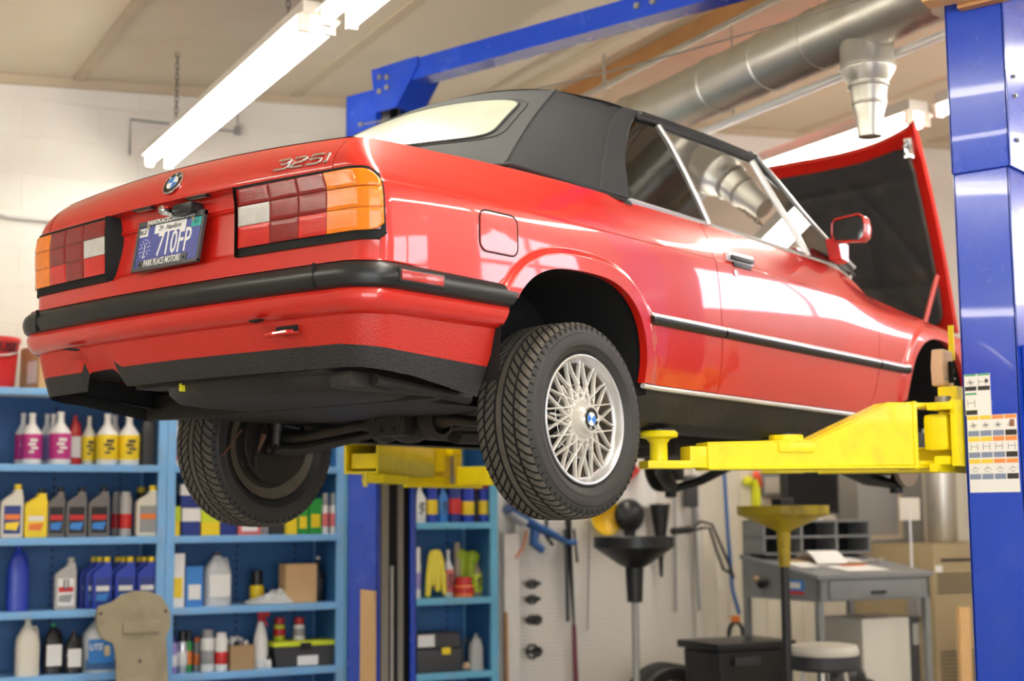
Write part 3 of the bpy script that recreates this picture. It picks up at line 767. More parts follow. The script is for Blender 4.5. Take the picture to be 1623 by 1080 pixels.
# ---- side glass, rails and pillars
def gy(z): return -.775 + (z-.90)*.455
GL = {
 'quarter_window': [(.312, .912), (.335, .99), (.395, 1.085), (.48, 1.19), (.575, 1.262), (.705, 1.272), (.738, 1.20), (.757, 1.08), (.762, .99), (.762, .902)],
 'door_window': [(.772, .902), (.772, .99), (.766, 1.08), (.748, 1.20), (.715, 1.275), (1.355, 1.262), (1.40, 1.10), (1.445, .96), (1.462, .882)],
 'vent_window': [(1.474, .880), (1.458, .96), (1.415, 1.10), (1.375, 1.255), (1.50, 1.155), (1.62, 1.04), (1.76, .915), (1.79, .868)]}
def gpt(x, z, sg, o=0.0): return (x, sg*(-gy(z)+o), z)
for sg in (-1, 1):
    for nm, pl in GL.items():
        m = MB(); m.add([gpt(x, z, sg, .002) for x, z in pl], [tuple(range(len(pl)))]); m.build(nm, GLASS, car, smooth=0)
    m = MB()   # pillars between the windows
    m.tube([gpt(x, z, sg, .006) for x, z in ((.767, .89), (.767, .99), (.761, 1.08), (.743, 1.20), (.708, 1.285))], .0085, 8)
    m.build('window_divider', SATIN, car); m = MB(); m.tube([gpt(x, z, sg, .006) for x, z in ((1.468, .872), (1.452, .96), (1.408, 1.10), (1.362, 1.268))], .0095, 8)
    m.build('window_divider', SATIN, car)
    m = MB(); m.tube([(x, sg*(yskin(x, zt(x))-.006), zt(x)+.003) for x in rng(.29, 1.95, 30)], .012, 8); m.build('belt_chrome_strip', SATIN, car)
    m = MB(); m.tube([(x, sg*(yskin(x, zt(x))-.020), zt(x)+.010) for x in rng(.29, 1.90, 30)], .009, 8); m.build('belt_rubber_strip', RUB, car)
    m = MB(); m.tube([gpt(x, z, sg, .010) for x, z in ((.575, 1.272), (.70, 1.279), (1.0, 1.277), (1.36, 1.268))], .012, 8)
    m.tube([gpt(x, z, sg, .016) for x, z in ((.60, 1.288), (1.0, 1.291), (1.385, 1.278))], .010, 8); m.build('roof_rail', RUB, car)
    m = MB()   # windscreen pillar
    ap_ = [(1.375, -.600, 1.275), (1.50, -.635, 1.175), (1.64, -.672, 1.060), (1.80, -.715, .945), (1.915, -.743, .872)]
    m.tube([(x, -sg*y, z) for x, y, z in ap_], [.022]*5, 8); pl_ = m.build('windscreen_pillar', RUB, car)
    m = MB(); m.tube([(x+.006, -sg*(y-.018), z+.014) for x, y, z in ap_], .0075, 8); m.build('pillar_chrome_strip', SATIN, pl_)
    m = MB(); m.add([(1.76, sg*.752, .915), (1.795, sg*.765, .868), (1.93, sg*.765, .852), (1.90, sg*.75, .885)], [(0, 1, 2, 3)]); m.build('corner_trim', RUB, car)
m = MB(); m.grid(lambda u, w: (1.38+.57*w+.06*(1-(2*u-1)**2), (2*u-1)*(.58+.16*w), 1.285-.43*w), rng(0, 1, 20), rng(0, 1, 8)); m.build('windscreen', GLASS, car)
m = MB(); m.tube([(1.385+.05*(1-(y/.6)**2), y, 1.285+.02*(1-(y/.6)**2)) for y in rng(-.6, .6, 14)], .02, 8); m.build('windscreen_header', RUB, car)
# mirror
MG = mat('mirror_glass', (.08, .09, .10), .03, metal=.9)
for sg in (-1, 1):
    m = MB()
    secs = []
    for (xx, k) in ((1.60, 1.0), (1.615, 1.06), (1.66, 1.03), (1.70, .86), (1.725, .62)):
        cyy, czz = .895, .992; pts = []
        for (py_, pz_) in ((-.062, -.050), (-.076, -.02), (-.074, .034), (-.058, .052), (.055, .062), (.080, .046), (.088, .0), (.080, -.046), (.058, -.062)):
            pts.append((xx, sg*(cyy+py_*k), czz+pz_*k))
        secs.append(pts)
    n = 9; vs = [p for s_ in secs for p in s_]
    m.add(vs, [(i*n+j, i*n+(j+1) % n, (i+1)*n+(j+1) % n, (i+1)*n+j) for i in range(4) for j in range(n)] + [tuple(range(4*n, 5*n))])
    m.prism([(1.655, .868), (1.73, .858), (1.735, .945), (1.62, .965)], sg*.772, sg*.835, axis='y')
    K_ = lambda p: (1.64+(p[0]-1.64)*.86, sg*(.862+(sg*p[1]-.862)*.86), .945+(p[2]-.945)*.86)
    m.v = [K_(p) for p in m.v]
    mo = m.build('door_mirror', RED, car, smooth=40, bev=.004)
    m = MB(); pts = [K_((1.603, p[1]*.93+sg*.895*.07, p[2]*.9+.0992)) for p in secs[0]]; m.add(pts, [tuple(range(9))]); m.build('mirror_glass', MG, mo, smooth=0)
    m = MB(); m.tube([K_((1.60, p[1], p[2])) for p in secs[0]], .0035, 6, closed=True); m.build('mirror_rim', RED, mo)

# ---- opened bonnet (hinged at the nose)
HA = Vector((3.235, 0, .745)); HBk = Vector((2.80, 0, 1.715)); hd_ = (HBk-HA).normalized(); hn = Vector((hd_.z, 0, -hd_.x))   # hn points forward/down: the painted outside
def hpt(y, t, o=0.0):
    # t 0 hinge .. 1 rear edge ; rear corners sweep up to points
    L = (HBk-HA).length; hw_ = .665-.015*(1-t)
    yy = y*hw_; sweep = -.10*(1-abs(y)**3.2)*sst(.5, 1, t)
    bow_ = .045*(1-y*y) + .035*sin(pi*t)
    p = HA + hd_*(L*t+sweep) + hn*(bow_+o); return Vector((p.x, yy, p.z))
m = MB(); m.grid(lambda y, t: hpt(y, t), rng(-1, 1, 31), rng(0, 1, 24))
m.grid(lambda y, t: hpt(y, t, -.018-.012*(1-abs(y)**6)), rng(-.985, .985, 31), rng(.01, .985, 24))
for y in (-1, 1): m.grid(lambda t, w: hpt(y, t)*(1-w)+hpt(y*.985, .01+.975*t, -.018)*w, rng(0, 1, 24), [0, 1])
m.grid(lambda y, w: hpt(y, 1)*(1-w)+hpt(y*.985, .985, -.018-.012*(1-abs(y)**6))*w, rng(-1, 1, 31), [0, 1])
hood = m.build('bonnet', RED, car, smooth=40)
PAD = mat('bonnet_insulation', (.032, .030, .029), .85, bump=.5, bscale=60, dirt=(.085, .06, .04), dscale=7, damt=.5)
def pad_out(u, w):
    n = 16; a = 2*pi*u; c, s = cos(a), sin(a); k = (abs(c)**n+abs(s)**n)**(-1/n); return c*k*w*.92, .485+.445*s*k*w
def pad_h(y, t):
    h = 0
    for yy in (-.45, 0, .45): h -= .010*exp(-((y-yy)/.03)**2)*(1 if .15 < t < .8 else .3)
    for tt in (.25, .78): h -= .010*exp(-((t-tt)/.022)**2)
    h -= .010*exp(-(((y+.95)-(t-.2)*.9)/.03)**2) + .010*exp(-(((y-.95)+(t-.2)*.9)/.03)**2)
    return h
m = MB()
m.grid(lambda u, w: (lambda y, t: hpt(y, t, -.046-.012*(1-abs(y)**6)-pad_h(y, t)*1.0-(.0 if w < 1 else -.020)))(*pad_out(u, w)), rng(0, 1, 121), [0]+rng(.05, .95, 30)+[.99, 1.0])
m.build('insulation_pad', PAD, hood, smooth=50)
for (y, t) in ((.93, .90), (-.93, .90)):
    m = MB(); p = hpt(y, t, -.04); m.box(p.x-.02, p.x+.015, p.y-.02, p.y+.02, p.z-.05, p.z+.045, bev=.006); m.tube([(p.x-.02, p.y, p.z+.03), (p.x-.045, p.y+.01, p.z), (p.x-.02, p.y, p.z-.04)], .008, 8)
    m.build('bonnet_catch', CHROME, hood)
m = MB(); m.tube([(2.80, -.66, .72), (3.03, -.64, 1.00)], .012, 8); m.build('bonnet_strut', REDDARK, car)
m = MB(); m.tube([(2.80, .66, .72), (3.03, .64, 1.00)], .012, 8); m.build('bonnet_strut', REDDARK, car)

# ---- cabin
SEAT = mat('black_leather', (.03, .03, .032), .5, bump=.2, bscale=90, var=.15)
for y in (-.36, .36):
    for x, hh in ((1.0, .24), (.32, .22)):
        m = MB(); m.box(x-.22, x+.25, y-.24, y+.24, .62, .76, bev=.05); m.xform(Matrix.Identity(4))
        st = m.build('seat', SEAT, car)
        b_ = MB(); b_.box(-.05, .05, y-.23, y+.23, 0, .46 if x > .9 else .22, bev=.045); b_.xform(Matrix.Translation((x-.22, 0, .70)) @ Matrix.Rotation(radians(-16), 4, 'Y')); b_.build('seat_back', SEAT, st)
        if x > .9:
            b_ = MB(); b_.box(-.035, .035, y-.12, y+.12, .48, .60, bev=.03); b_.tube([(0, y-.05, .42), (0, y-.05, .5)], .006, 6); b_.tube([(0, y+.05, .42), (0, y+.05, .5)], .006, 6)
            b_.xform(Matrix.Translation((x-.22, 0, .70)) @ Matrix.Rotation(radians(-16), 4, 'Y')); b_.build('headrest', SEAT, st)
m = MB(); m.box(1.62, 1.95, -.68, .68, .62, .86, bev=.04); m.build('dashboard', SEAT, car)
m = MB(); m.tube([Vector((1.42+.08*sin(a)*-1, .36+.19*cos(a), .90+.17*sin(a))) for a in rng(0, 2*pi, 33)[:-1]], .014, 8, closed=True); m.tube([(1.42, .20, .90), (1.46, .36, .88), (1.42, .52, .90)], .015, 8); m.tube([(1.44, .36, .88), (1.66, .36, .80)], .03, 8)
m.build('steering_wheel', RUB, car)

# ---- wheels
def make_wheel(sg):
    """wheel centred on the origin, axle along y, outer face towards y*sg"""
    w = bpy.data.objects.new('wheel', None); COL.objects.link(w); w.parent = car
    R_, HW = .302, .094
    NA, NW = 1260, 68
    # tread surface with real grooves
    prof = []     # (w, r) across the crown
    def crown(q): return R_ - .004*q*q - .010*max(0, abs(q)-.80)**2/.04
    pitches = 64
    def depth(q, a):
        """q -1..1 across, a angle -> groove depth 0..1"""
        x = q*HW
        d = 0
        for xc, hw_ in ((-.0135, .0034), (.0135, .0034), (-.056, .0022), (.056, .0022)):
            e = abs(x-xc); 
            if e < hw_: d = max(d, 1.0)
        ax_ = abs(x)
        if ax_ > .0175:
            ph = a/(2*pi)*pitches - (ax_/HW)**.70*(3.6) + (.5 if x > 0 else 0)
            f = ph-math.floor(ph); wd = .17 if ax_ < .056 else .15
            if f < wd: d = max(d, .85)
        return d
    vs = []; ms = []
    qs = [-1+2*j/(NW-1) for j in range(NW)]
    D = []
    for i in range(NA):
        a = 2*pi*i/NA; ca, sa = cos(a), sin(a)
        for q in qs:
            d = depth(q, a); D.append(d); r = crown(q)-.0075*d
            vs.append((r*ca, q*HW, r*sa))
    m = MB(); b = 0; m.v = vs
    for i in range(NA):
        i2 = (i+1) % NA
        for j in range(NW-1):
            m.f.append((i*NW+j, i*NW+j+1, i2*NW+j+1, i2*NW+j))
            dd = max(D[i*NW+j], D[i2*NW+j], D[i*NW+j+1], D[i2*NW+j+1]); m.m.append(1 if dd > .45 else 0)
    tread = m.build('tread', [TREAD, GROOVE], None, smooth=0, weld=False, recalc=False)
    tread.parent = w
    m = MB()
    zt_ = crown(1)
    for k in (-1, 1):
        pr = [(zt_-.0005, k*HW), (zt_-.006, k*(HW+.003)), (zt_-.018, k*(HW+.0062)), (zt_-.022, k*(HW+.0068)), (zt_-.024, k*(HW+.0085)), (.262, k*(HW+.0105)), (.250, k*(HW+.0112)), (.236, k*(HW+.0105)), (.2345, k*(HW+.012)), (.228, k*(HW+.0112)), (.2265, k*(HW+.009)), (.214, k*(HW+.004)), (.208, k*(HW-.001)), (.204, k*(HW-.006)), (.196, k*(HW-.016))]
        m.lathe(pr, 96, axis='y')
    m.build('tyre_wall', TYREW, w, smooth=40)
    # fine shoulder ribs as blocks' sides on the wall
    m = MB()
    for i in range(pitches*1):
        a = 2*pi*i/pitches
        for k in (-1, 1):
            mm = Matrix.Rotation(-a, 4, 'Y')
            m.box(zt_-.017, zt_-.003, k*(HW+.0035)-.0025, k*(HW+.0035)+.0025, -.0022, .0022, 0, 0, mm)
    m.build('shoulder_rib', GROOVE, w)['kind'] = 'stuff'
    # rim: lip, barrel, basket-weave spokes
    f = HW+.001      # lip plane
    m = MB(); m.lathe([(.197, (f-.016)*sg), (.2005, (f-.006)*sg), (.1995, f*sg), (.196, (f+.0015)*sg), (.191, f*sg), (.1875, (f-.006)*sg), (.1855, (f-.014)*sg), (.1825, (f-.022)*sg), (.179, (f-.026)*sg), (.1745, (f-.028)*sg)], 96, axis='y')
    lip = m.build('rim_lip', LIP, w, smooth=35)
    m = MB(); m.lathe([(.1765, (f-.026)*sg), (.164, (f-.060)*sg), (.150, (f-.12)*sg), (.160, (f-.17)*sg), (.19, (f-.185)*sg), (.1985, (f-.190)*sg), (.1985, (f-.185)*sg), (.17, (f-.16)*sg), (.165, (f-.10)*sg)], 64, axis='y')
    m.build('rim_barrel', BARREL, w, smooth=40)
    m = MB()      # backing web with openings between inner and outer nodes
    for i in range(20):
        a = 2*pi*(i+.0)/20
        mm = Matrix.Rotation(-a, 4, 'Y')
        # short thick radial web under each crossing
        m.prism([(.060, (f-.030)*sg), (.118, (f-.046)*sg), (.118, (f-.060)*sg), (.060, (f-.060)*sg)], -.0035, .0035, axis='z', mat=mm)
    def spoke(a_in, r_in, a_out, r_out):
        p = Vector((r_in*cos(a_in), 0, r_in*sin(a_in))); q = Vector((r_out*cos(a_out), 0, r_out*sin(a_out)))
        n_ = 7; L_, top = [], []
        d = (q-p).normalized(); t = Vector((-d.z, 0, d.x))
        for i in range(n_):
            k = i/(n_-1); c = p.lerp(q, k); r = c.length
            y = (f-.008) - .014*sst(.045, .18, r) 
            wd = .0032 - .0009*k
            L_.append((c, y, wd))
        vs = []
        for c, y, wd in L_:
            for (o, dy) in ((-wd*1.3, -.014), (-wd, -.002), (-wd*.4, 0), (wd*.4, 0), (wd, -.002), (wd*1.3, -.014)):
                vs.append(c + t*o + Vector((0, (y+dy)*sg, 0)))
        m.add(vs, [(i*6+j, i*6+j+1, (i+1)*6+j+1, (i+1)*6+j) for i in range(n_-1) for j in range(5)])
    for i in range(16):
        a = 2*pi*i/16 + .04
        spoke(a-radians(33), .058, a-radians(1.9), .1815); spoke(a+radians(33), .058, a+radians(1.9), .1815)
    m.build('basket_spokes', RIM, w, smooth=40)
    m = MB(); m.lathe([(.070, (f-.05)*sg), (.070, (f-.020)*sg), (.066, (f-.013)*sg), (.058, (f-.011)*sg), (.050, (f-.014)*sg), (0, (f-.016)*sg)], 40, axis='y')
    for i in range(16):
        a = 2*pi*(i+.5)/16+.04; c = (.080*cos(a), 0, .080*sin(a)); m.lathe([(0, (f-.0065)*sg), (.0036, (f-.008)*sg), (.0042, (f-.018)*sg)], 8, axis='y', c=c)
    m.lathe([(.118, (f-.0295)*sg), (.1165, (f-.028)*sg), (.1165, (f-.028)*sg), (.118, (f-.0295)*sg)], 8, axis='y')
    hub = m.build('hub', RIM, w, smooth=35)
    m = MB(); m.lathe([(.055, (f-.018)*sg), (.054, (f-.006)*sg), (.044, (f+.016)*sg), (.041, (f+.0195)*sg), (.0375, (f+.0195)*sg), (.037, (f+.0165)*sg), (0, (f+.0165)*sg)], 40, axis='y')
    cap = m.build('centre_cap', RIM, hub, smooth=35)
    # badge on the cap
    ex, ey = (Vector((1, 0, 0)), Vector((0, 0, 1))) if sg < 0 else (Vector((-1, 0, 0)), Vector((0, 0, 1)))
    rot = radians(-135); e1 = ex*cos(rot)+ey*sin(rot); e2 = -ex*sin(rot)+ey*cos(rot)
    badge(hub, Vector((0, (f+.0165)*sg, 0)), e1, e2, Vector((0, sg, 0)), .0358)
    m = MB(); m.lathe([(.158, (f-.075)*sg), (.158, (f-.17)*sg), (0, (f-.17)*sg)], 40, axis='y'); m.lathe([(.07, (f-.075)*sg), (.128, (f-.077)*sg), (.128, (f-.087)*sg), (.03, (f-.087)*sg)], 40, axis='y'); m.build('brake_disc', MECH, w)
    return w
wr = make_wheel(-1); wr.location = (-.002, -.712, .168); wr.rotation_euler = (radians(-1.0), radians(8), 0)
wl = make_wheel(1); wl.location = (-.002, .712, .150); wl.rotation_euler = (radians(1.5), 0, 0)

# ---- underbody
m = MB()
m.prism([(-.50, -.70), (-.40, -.52), (.40, -.52), (.42, -.70), (2.2, -.70), (2.3, -.45), (3.2, -.45), (3.2, .45), (2.3, .45), (2.2, .70), (.42, .70), (.40, .52), (-.40, .52), (-.50, .70), (-.50, .20)], .215, .30)
m.prism([(-.895, -.60), (-.50, -.70), (-.48, .22), (-.895, .22)], .268, .30)
m.build('floor_pan', UNDER, car)
m = MB()   # spare wheel well
def well(u, w):
    a = 2*pi*u; n = 3.2; c, s = cos(a), sin(a); k = (abs(c)**n+abs(s)**n)**(-1/n)
    return (-.57+.33*c*k*w*.98, -.17+.40*s*k*w, itp(w, [(0, .216), (.80, .218), (.92, .226), (.985, .25), (1, .285)]))
m.grid(well, rng(0, 1, 60), [0, .3, .6, .8, .87, .92, .96, .985, 1.0]); m.build('spare_wheel_well', UNDER, car, smooth=60)
m = MB()   # heat shield box on the left
m.prism([(-.912, .19), (-.900, .52), (-.70, .70), (-.45, .70), (-.45, .25), (-.60, .19)], .34, .36)
m.add([(-.895, .57, .285), (-.41, .70, .243), (-.41, .66, .243), (-.89, .545, .275), (-.42, .70, .32), (-.905, .57, .34)], [(0, 1, 4, 5), (0, 3, 2, 1)])
m.prism([(-.900, .278), (-.900, .37), (-.45, .40), (-.45, .22)], .19, .20, axis='y')
m.build('heat_shield', DARK, car)
m = MB(); m.box(-.87, -.46, -.68, -.60, .222, .268, bev=.012); m.tube([(-.80, -.70, .245), (-.42, -.70, .215)], .016, 10); m.build('chassis_rail', UNDER, car)
m = MB(); m.box(-.012, .012, -.006, .006, -.012, .012, bev=.004, mat=Matrix.Translation((-.885, .005, .262))); m.build('rubber_plug', mat('yellow_plug', (.8, .75, .02), .5, var=.05), car)
# suspension: beam, arms, differential, half shafts, dampers
m = MB(); m.tube([(.24, -.58, .17), (.28, -.35, .21), (.28, 0, .23), (.28, .35, .21), (.24, .58, .17)], .033, 12); m.box(.20, .36, -.12, .12, .18, .26, bev=.02); sb = m.build('axle_beam', MECH, car)
m = MB(); m.ball((-.02, 0, .13), .085, sc=(1.15, .95, .9)); m.box(-.13, -.07, -.080, .080, .075, .195, bev=.015); m.lathe([(.05, .08), (.07, .10), (.07, .14), (.05, .15)], 16, axis='y', c=(-.02, 0, .13)); m.lathe([(.05, -.08), (.07, -.10), (.07, -.14), (.05, -.15)], 16, axis='y', c=(-.02, 0, .13))
for k in range(6): a = k*pi/3; m.lathe([(0, -.14), (.008, -.137), (.008, -.12)], 8, axis='x', c=(0, .06*cos(a), .135+.045*sin(a)))
m.tube([(-.12, -.03, .16), (-.17, -.03, .17)], .016, 8)
m.xform(Matrix.Translation((.09, 0, .075)))
m.build('differential', MECH, car)
for sg in (-1, 1):
    m = MB(); m.tube([(.07, sg*.12, .205), (.05, sg*.22, .20), (.01, sg*.50, .165), (0, sg*.60, .155)], [.038, .018, .018, .045], 12); m.build('half_shaft', MECH, car)
    m = MB(); m.tube([(.27, sg*.28, .20), (.16, sg*.38, .165), (.02, sg*.50, .125), (-.06, sg*.58, .125)], [.026, .034, .038, .036], 10, flat=.6)
    m.tube([(.26, sg*.60, .16), (.10, sg*.58, .14), (-.05, sg*.58, .125)], [.026, .034, .038], 10, flat=.6)
    m.add([(.25, sg*.30, .19), (.25, sg*.60, .16), (.0, sg*.60, .12), (.0, sg*.50, .125)], [(0, 1, 2, 3)]); m.build('trailing_arm', MECH, car)
    m = MB(); m.tube([(-.07, sg*.50, .36), (-.062, sg*.53, .19)], .024, 14); m.tube([(-.062, sg*.53, .20), (-.058, sg*.54, .13)], .018, 12); m.tube([(-.075, sg*.545, .13), (-.03, sg*.545, .13)], .024, 12); dm = m.build('damper', BLKPL, car)
    m = MB(); m.lathe([(.027, .272), (.027, .295), (.024, .295)], 16, c=(-.066, sg*.515, 0)); m.build('damper_collar', SATIN, dm)
    m = MB(); m.tube([Vector((.12+.045*cos(a), sg*.42+.045*sin(a), .17+.017*a/pi)) for a in rng(0, 9*pi, 80)], .007, 6); m.build('coil_spring', DARK, car)
    m = MB(); m.lathe([(.0, sg*.60), (.145, sg*.60), (.148, sg*.605), (.148, sg*.64)], 40, axis='y', c=(0, 0, .15)); m.build('backing_plate', MECH, car)
m = MB(); m.tube([(-.05, .60, .26), (-.10, .58, .20), (-.13, .57, .10), (-.10, .60, .06)], .008, 8); m.tube([(-.03, .60, .27), (-.06, .56, .22), (.02, .5, .2)], .006, 8); m.build('brake_hose', RUB, car)
m = MB()     # brown strap dangling inside the left wheel
pts = [(-.20, .56, .19), (-.24, .60, .11), (-.25, .66, .075), (-.22, .70, .055), (-.14, .66, .065), (-.10, .60, .12), (-.08, .58, .18)]
m.tube(pts, [.012]*7, 8, flat=.25); m.build('strap', RUST, car)
m = MB(); m.tube([(.3, .0, .17), (1.6, 0, .19)], .035, 12); m.tube([(.2, .16, .19), (1.0, .14, .17), (2.4, .10, .17)], .03, 12); m.box(1.5, 2.1, -.14, .14, .12, .22, bev=.03); m.build('propshaft', MECH, car)
# front suspension: the front wheels are off
DISC = mat('worn_disc', (.30, .24, .19), .45, metal=.7, dirt=(.16, .09, .05), dscale=8, damt=.6)
for sg in (-1, 1):
    m = MB(); m.lathe([(0, sg*.69), (.05, sg*.69), (.052, sg*.665), (.075, sg*.665), (.128, sg*.665), (.130, sg*.645), (.06, sg*.645)], 40, axis='y', c=(2.57, 0, .125)); m.build('brake_disc', DISC if sg < 0 else MECH, car)
    m = MB(); m.tube([(2.57, sg*.60, .13), (2.60, sg*.52, .30), (2.62, sg*.50, .48)], .03, 12); m.box(2.50, 2.60, sg*.56-.03, sg*.56+.03, .05, .22, bev=.015); m.box(2.62, 2.72, sg*.655-.04, sg*.655+.03, .09, .24, bev=.015); m.build('front_strut', BLKPL, car)
    m = MB(); m.tube([(2.58, sg*.60, .005), (2.45, sg*.52, .030), (2.32, sg*.47, .08), (2.22, sg*.40, .14)], [.026, .038, .040, .034], 10, flat=.7); m.tube([(2.58, sg*.60, .005), (2.62, sg*.45, .05), (2.64, sg*.28, .12)], [.026, .034, .03], 10, flat=.7); m.lathe([(0, .0), (.030, .005), (.030, .06), (.016, .10)], 12, c=(2.58, sg*.60, -.035)); m.build('control_arm', BLKPL, car)
m = MB(); m.box(2.2, 3.1, -.42, .42, .14, .26, bev=.05); m.build('engine_sump', UNDER, car)
# =================================================================== THE WORKSHOP
CEILC = mat('ceiling_board', (.74, .64, .48), .75, var=.06, vscale=1.2, dirt=(.45, .36, .24), dscale=.8, damt=.35)
BATT = mat('ceiling_batten', (.60, .50, .35), .7, var=.06)
def wallmat():
    m = mat('painted_block_wall', (.86, .83, .76), .6, var=.05, vscale=1.5, dirt=(.64, .52, .43), dscale=1.1, damt=.3); nt = m.node_tree; b = nt.nodes['Principled BSDF']
    tc = nt.nodes.new('ShaderNodeTexCoord'); sp = nt.nodes.new('ShaderNodeSeparateXYZ'); cb = nt.nodes.new('ShaderNodeCombineXYZ')
    br = nt.nodes.new('ShaderNodeTexBrick'); br.inputs['Scale'].default_value = 1; br.inputs['Brick Width'].default_value = .406; br.inputs['Row Height'].default_value = .203; br.inputs['Mortar Size'].default_value = .006; br.inputs['Mortar Smooth'].default_value = .4
    nt.links.new(tc.outputs['Object'], sp.inputs[0]); nt.links.new(sp.outputs[0], cb.inputs[0]); nt.links.new(sp.outputs[2], cb.inputs[1]); nt.links.new(cb.outputs[0], br.inputs['Vector'])
    bp = nt.nodes.new('ShaderNodeBump'); bp.invert = True; bp.inputs['Strength'].default_value = .55; bp.inputs['Distance'].default_value = .01
    nt.links.new(br.outputs['Fac'], bp.inputs['Height']); nt.links.new(bp.outputs[0], b.inputs['Normal'])
    return m
WALL = wallmat()
FLOOR = mat('concrete_floor', (.38, .36, .33), .5, var=.12, vscale=1.5, dirt=(.20, .18, .16), dscale=1.2, damt=.6, bump=.1)
def pegmat():
    m = mat('white_pegboard', (.80, .76, .68), .5, var=.05); nt = m.node_tree; b = nt.nodes['Principled BSDF']
    tc = nt.nodes.new('ShaderNodeTexCoord'); v = nt.nodes.new('ShaderNodeVectorMath'); v.operation = 'FRACTION'; s = nt.nodes.new('ShaderNodeVectorMath'); s.operation = 'SCALE'; s.inputs['Scale'].default_value = 1/.0254
    sp = nt.nodes.new('ShaderNodeSeparateXYZ'); nt.links.new(tc.outputs['Object'], s.inputs[0]); nt.links.new(s.outputs[0], v.inputs[0]); nt.links.new(v.outputs[0], sp.inputs[0])
    cb = nt.nodes.new('ShaderNodeCombineXYZ'); nt.links.new(sp.outputs[0], cb.inputs[0]); nt.links.new(sp.outputs[2], cb.inputs[1])
    ds = nt.nodes.new('ShaderNodeVectorMath'); ds.operation = 'DISTANCE'; ds.inputs[1].default_value = (.5, .5, 0); nt.links.new(cb.outputs[0], ds.inputs[0])
    lt = nt.nodes.new('ShaderNodeMath'); lt.operation = 'LESS_THAN'; lt.inputs[1].default_value = .13; nt.links.new(ds.outputs['Value'], lt.inputs[0])
    mx = nt.nodes.new('ShaderNodeMix'); mx.data_type = 'RGBA'; mx.inputs[6].default_value = (.80, .76, .68, 1); mx.inputs[7].default_value = (.08, .07, .06, 1); nt.links.new(lt.outputs[0], mx.inputs[0]); nt.links.new(mx.outputs[2], b.inputs['Base Color'])
    return m
PEG = pegmat()
PANEL = mat('beige_panelling', (.74, .69, .56), .5, var=.04)
def bstruct(name, mb, m, u=0, v=0, z=0, smooth=0):
    o = mb.build(name, m, None, smooth=smooth); o.location = B(u, v, z); o.rotation_euler = (0, 0, HB); o['kind'] = 'structure'; return o
def ceilz(u): return 3.764 + .059*(u-1.1)
UL, UR, VB, VF, HT = -3.6, 8.6, 7.85, -3.6, 5.0
m = MB(); m.box(UL, UR, 0, .15, 0, 4.4); bstruct('wall_back', m, WALL, 0, VB)
m = MB(); m.box(UL, UR, VF, VB+.1, -.1, 0); bstruct('floor', m, FLOOR)
m = MB(); m.add([(UL, VF, ceilz(UL)), (UR, VF, ceilz(UR)), (UR, VB+.1, ceilz(UR)), (UL, VB+.1, ceilz(UL)), (UL, VF, ceilz(UL)+.12), (UR, VF, ceilz(UR)+.12), (UR, VB+.1, ceilz(UR)+.12), (UL, VB+.1, ceilz(UL)+.12)], [(0, 1, 2, 3), (4, 7, 6, 5), (0, 4, 5, 1), (2, 6, 7, 3), (1, 5, 6, 2), (0, 3, 7, 4)])
bstruct('ceiling', m, CEILC)
k = 1
for u in [1.50+1.22*i for i in range(-4, 6)]:
    if not UL < u < UR: continue
    m = MB(); m.prism([(-.03, ceilz(u)-.012), (.03, ceilz(u)-.012), (.03, ceilz(u)+.01), (-.03, ceilz(u)+.01)], VF, VB, axis='y'); bstruct('trim_%d' % k, m, BATT, u, 0); k += 1
m = MB(); m.add([(UL, VB-.03, ceilz(UL)-.05), (UR, VB-.03, ceilz(UR)-.05), (UR, VB-.03, ceilz(UR)+.01), (UL, VB-.03, ceilz(UL)+.01), (UL, VB, ceilz(UL)-.05), (UR, VB, ceilz(UR)-.05)], [(0, 1, 2, 3), (0, 4, 5, 1)]); bstruct('trim_%d' % k, m, BATT); k += 1
# side walls with assumed windows; the camera-side wall has an assumed tall garage door opening
DULL = mat('painted_side_wall', (.62, .58, .50), .7, var=.1, vscale=1.5)
WINE = mat('daylight_pane', (.9, .92, 1), .3, emis=(.93, .90, 1.0), estr=7.0, var=.02)  # emissive panes standing in for daylight in the assumed windows
def wall_with_holes(name, axis, pos, a0, a1, holes, h=4.6):
    """axis 'u': wall plane at u=pos spanning v a0..a1 ; axis 'v': plane at v=pos spanning u"""
    m = MB(); cuts = sorted(set([a0, a1] + [h_[0] for h_ in holes] + [h_[1] for h_ in holes]))
    for i in range(len(cuts)-1):
        c0, c1 = cuts[i], cuts[i+1]; hh = [q for q in holes if q[0] <= c0 and q[1] >= c1]
        segs = [(0, h)] if not hh else [(0, hh[0][2]), (hh[0][3], h)]
        for z0, z1 in segs:
            if z1-z0 < .01: continue
            if axis == 'u': m.box(pos-.1, pos+.1, c0, c1, z0, z1)
            else: m.box(c0, c1, pos-.1, pos+.1, z0, z1)
    return bstruct(name, m, DULL)
def window(n, axis, pos, a0, a1, z0, z1, nx, nz):
    m = MB()
    def bx(x0, x1, za, zb, d0=-.04, d1=.04, mi=0):
        if axis == 'u': m.box(pos+d0, pos+d1, x0, x1, za, zb, mi)
        else: m.box(x0, x1, pos+d0, pos+d1, za, zb, mi)
    for i in range(nx+1): c = a0+(a1-a0)*i/nx; bx(c-.025, c+.025, z0, z1)
    for i in range(nz+1): c = z0+(z1-z0)*i/nz; bx(a0, a1, c-.025, c+.025)
    bx(a0, a1, z0, z1, -.008, .008, 1)
    return bstruct('window_%d' % n, m, [WHITE, WINE])
WR = [(-1.1, -.05, 3.0, 3.7), (1.1, 2.0, 3.0, 3.7), (3.0, 4.9, 2.95, 3.7)]  # assumed unseen windows, placed for their reflections in the car's paint
wall_with_holes('wall_right', 'u', UR, VF, VB, WR)
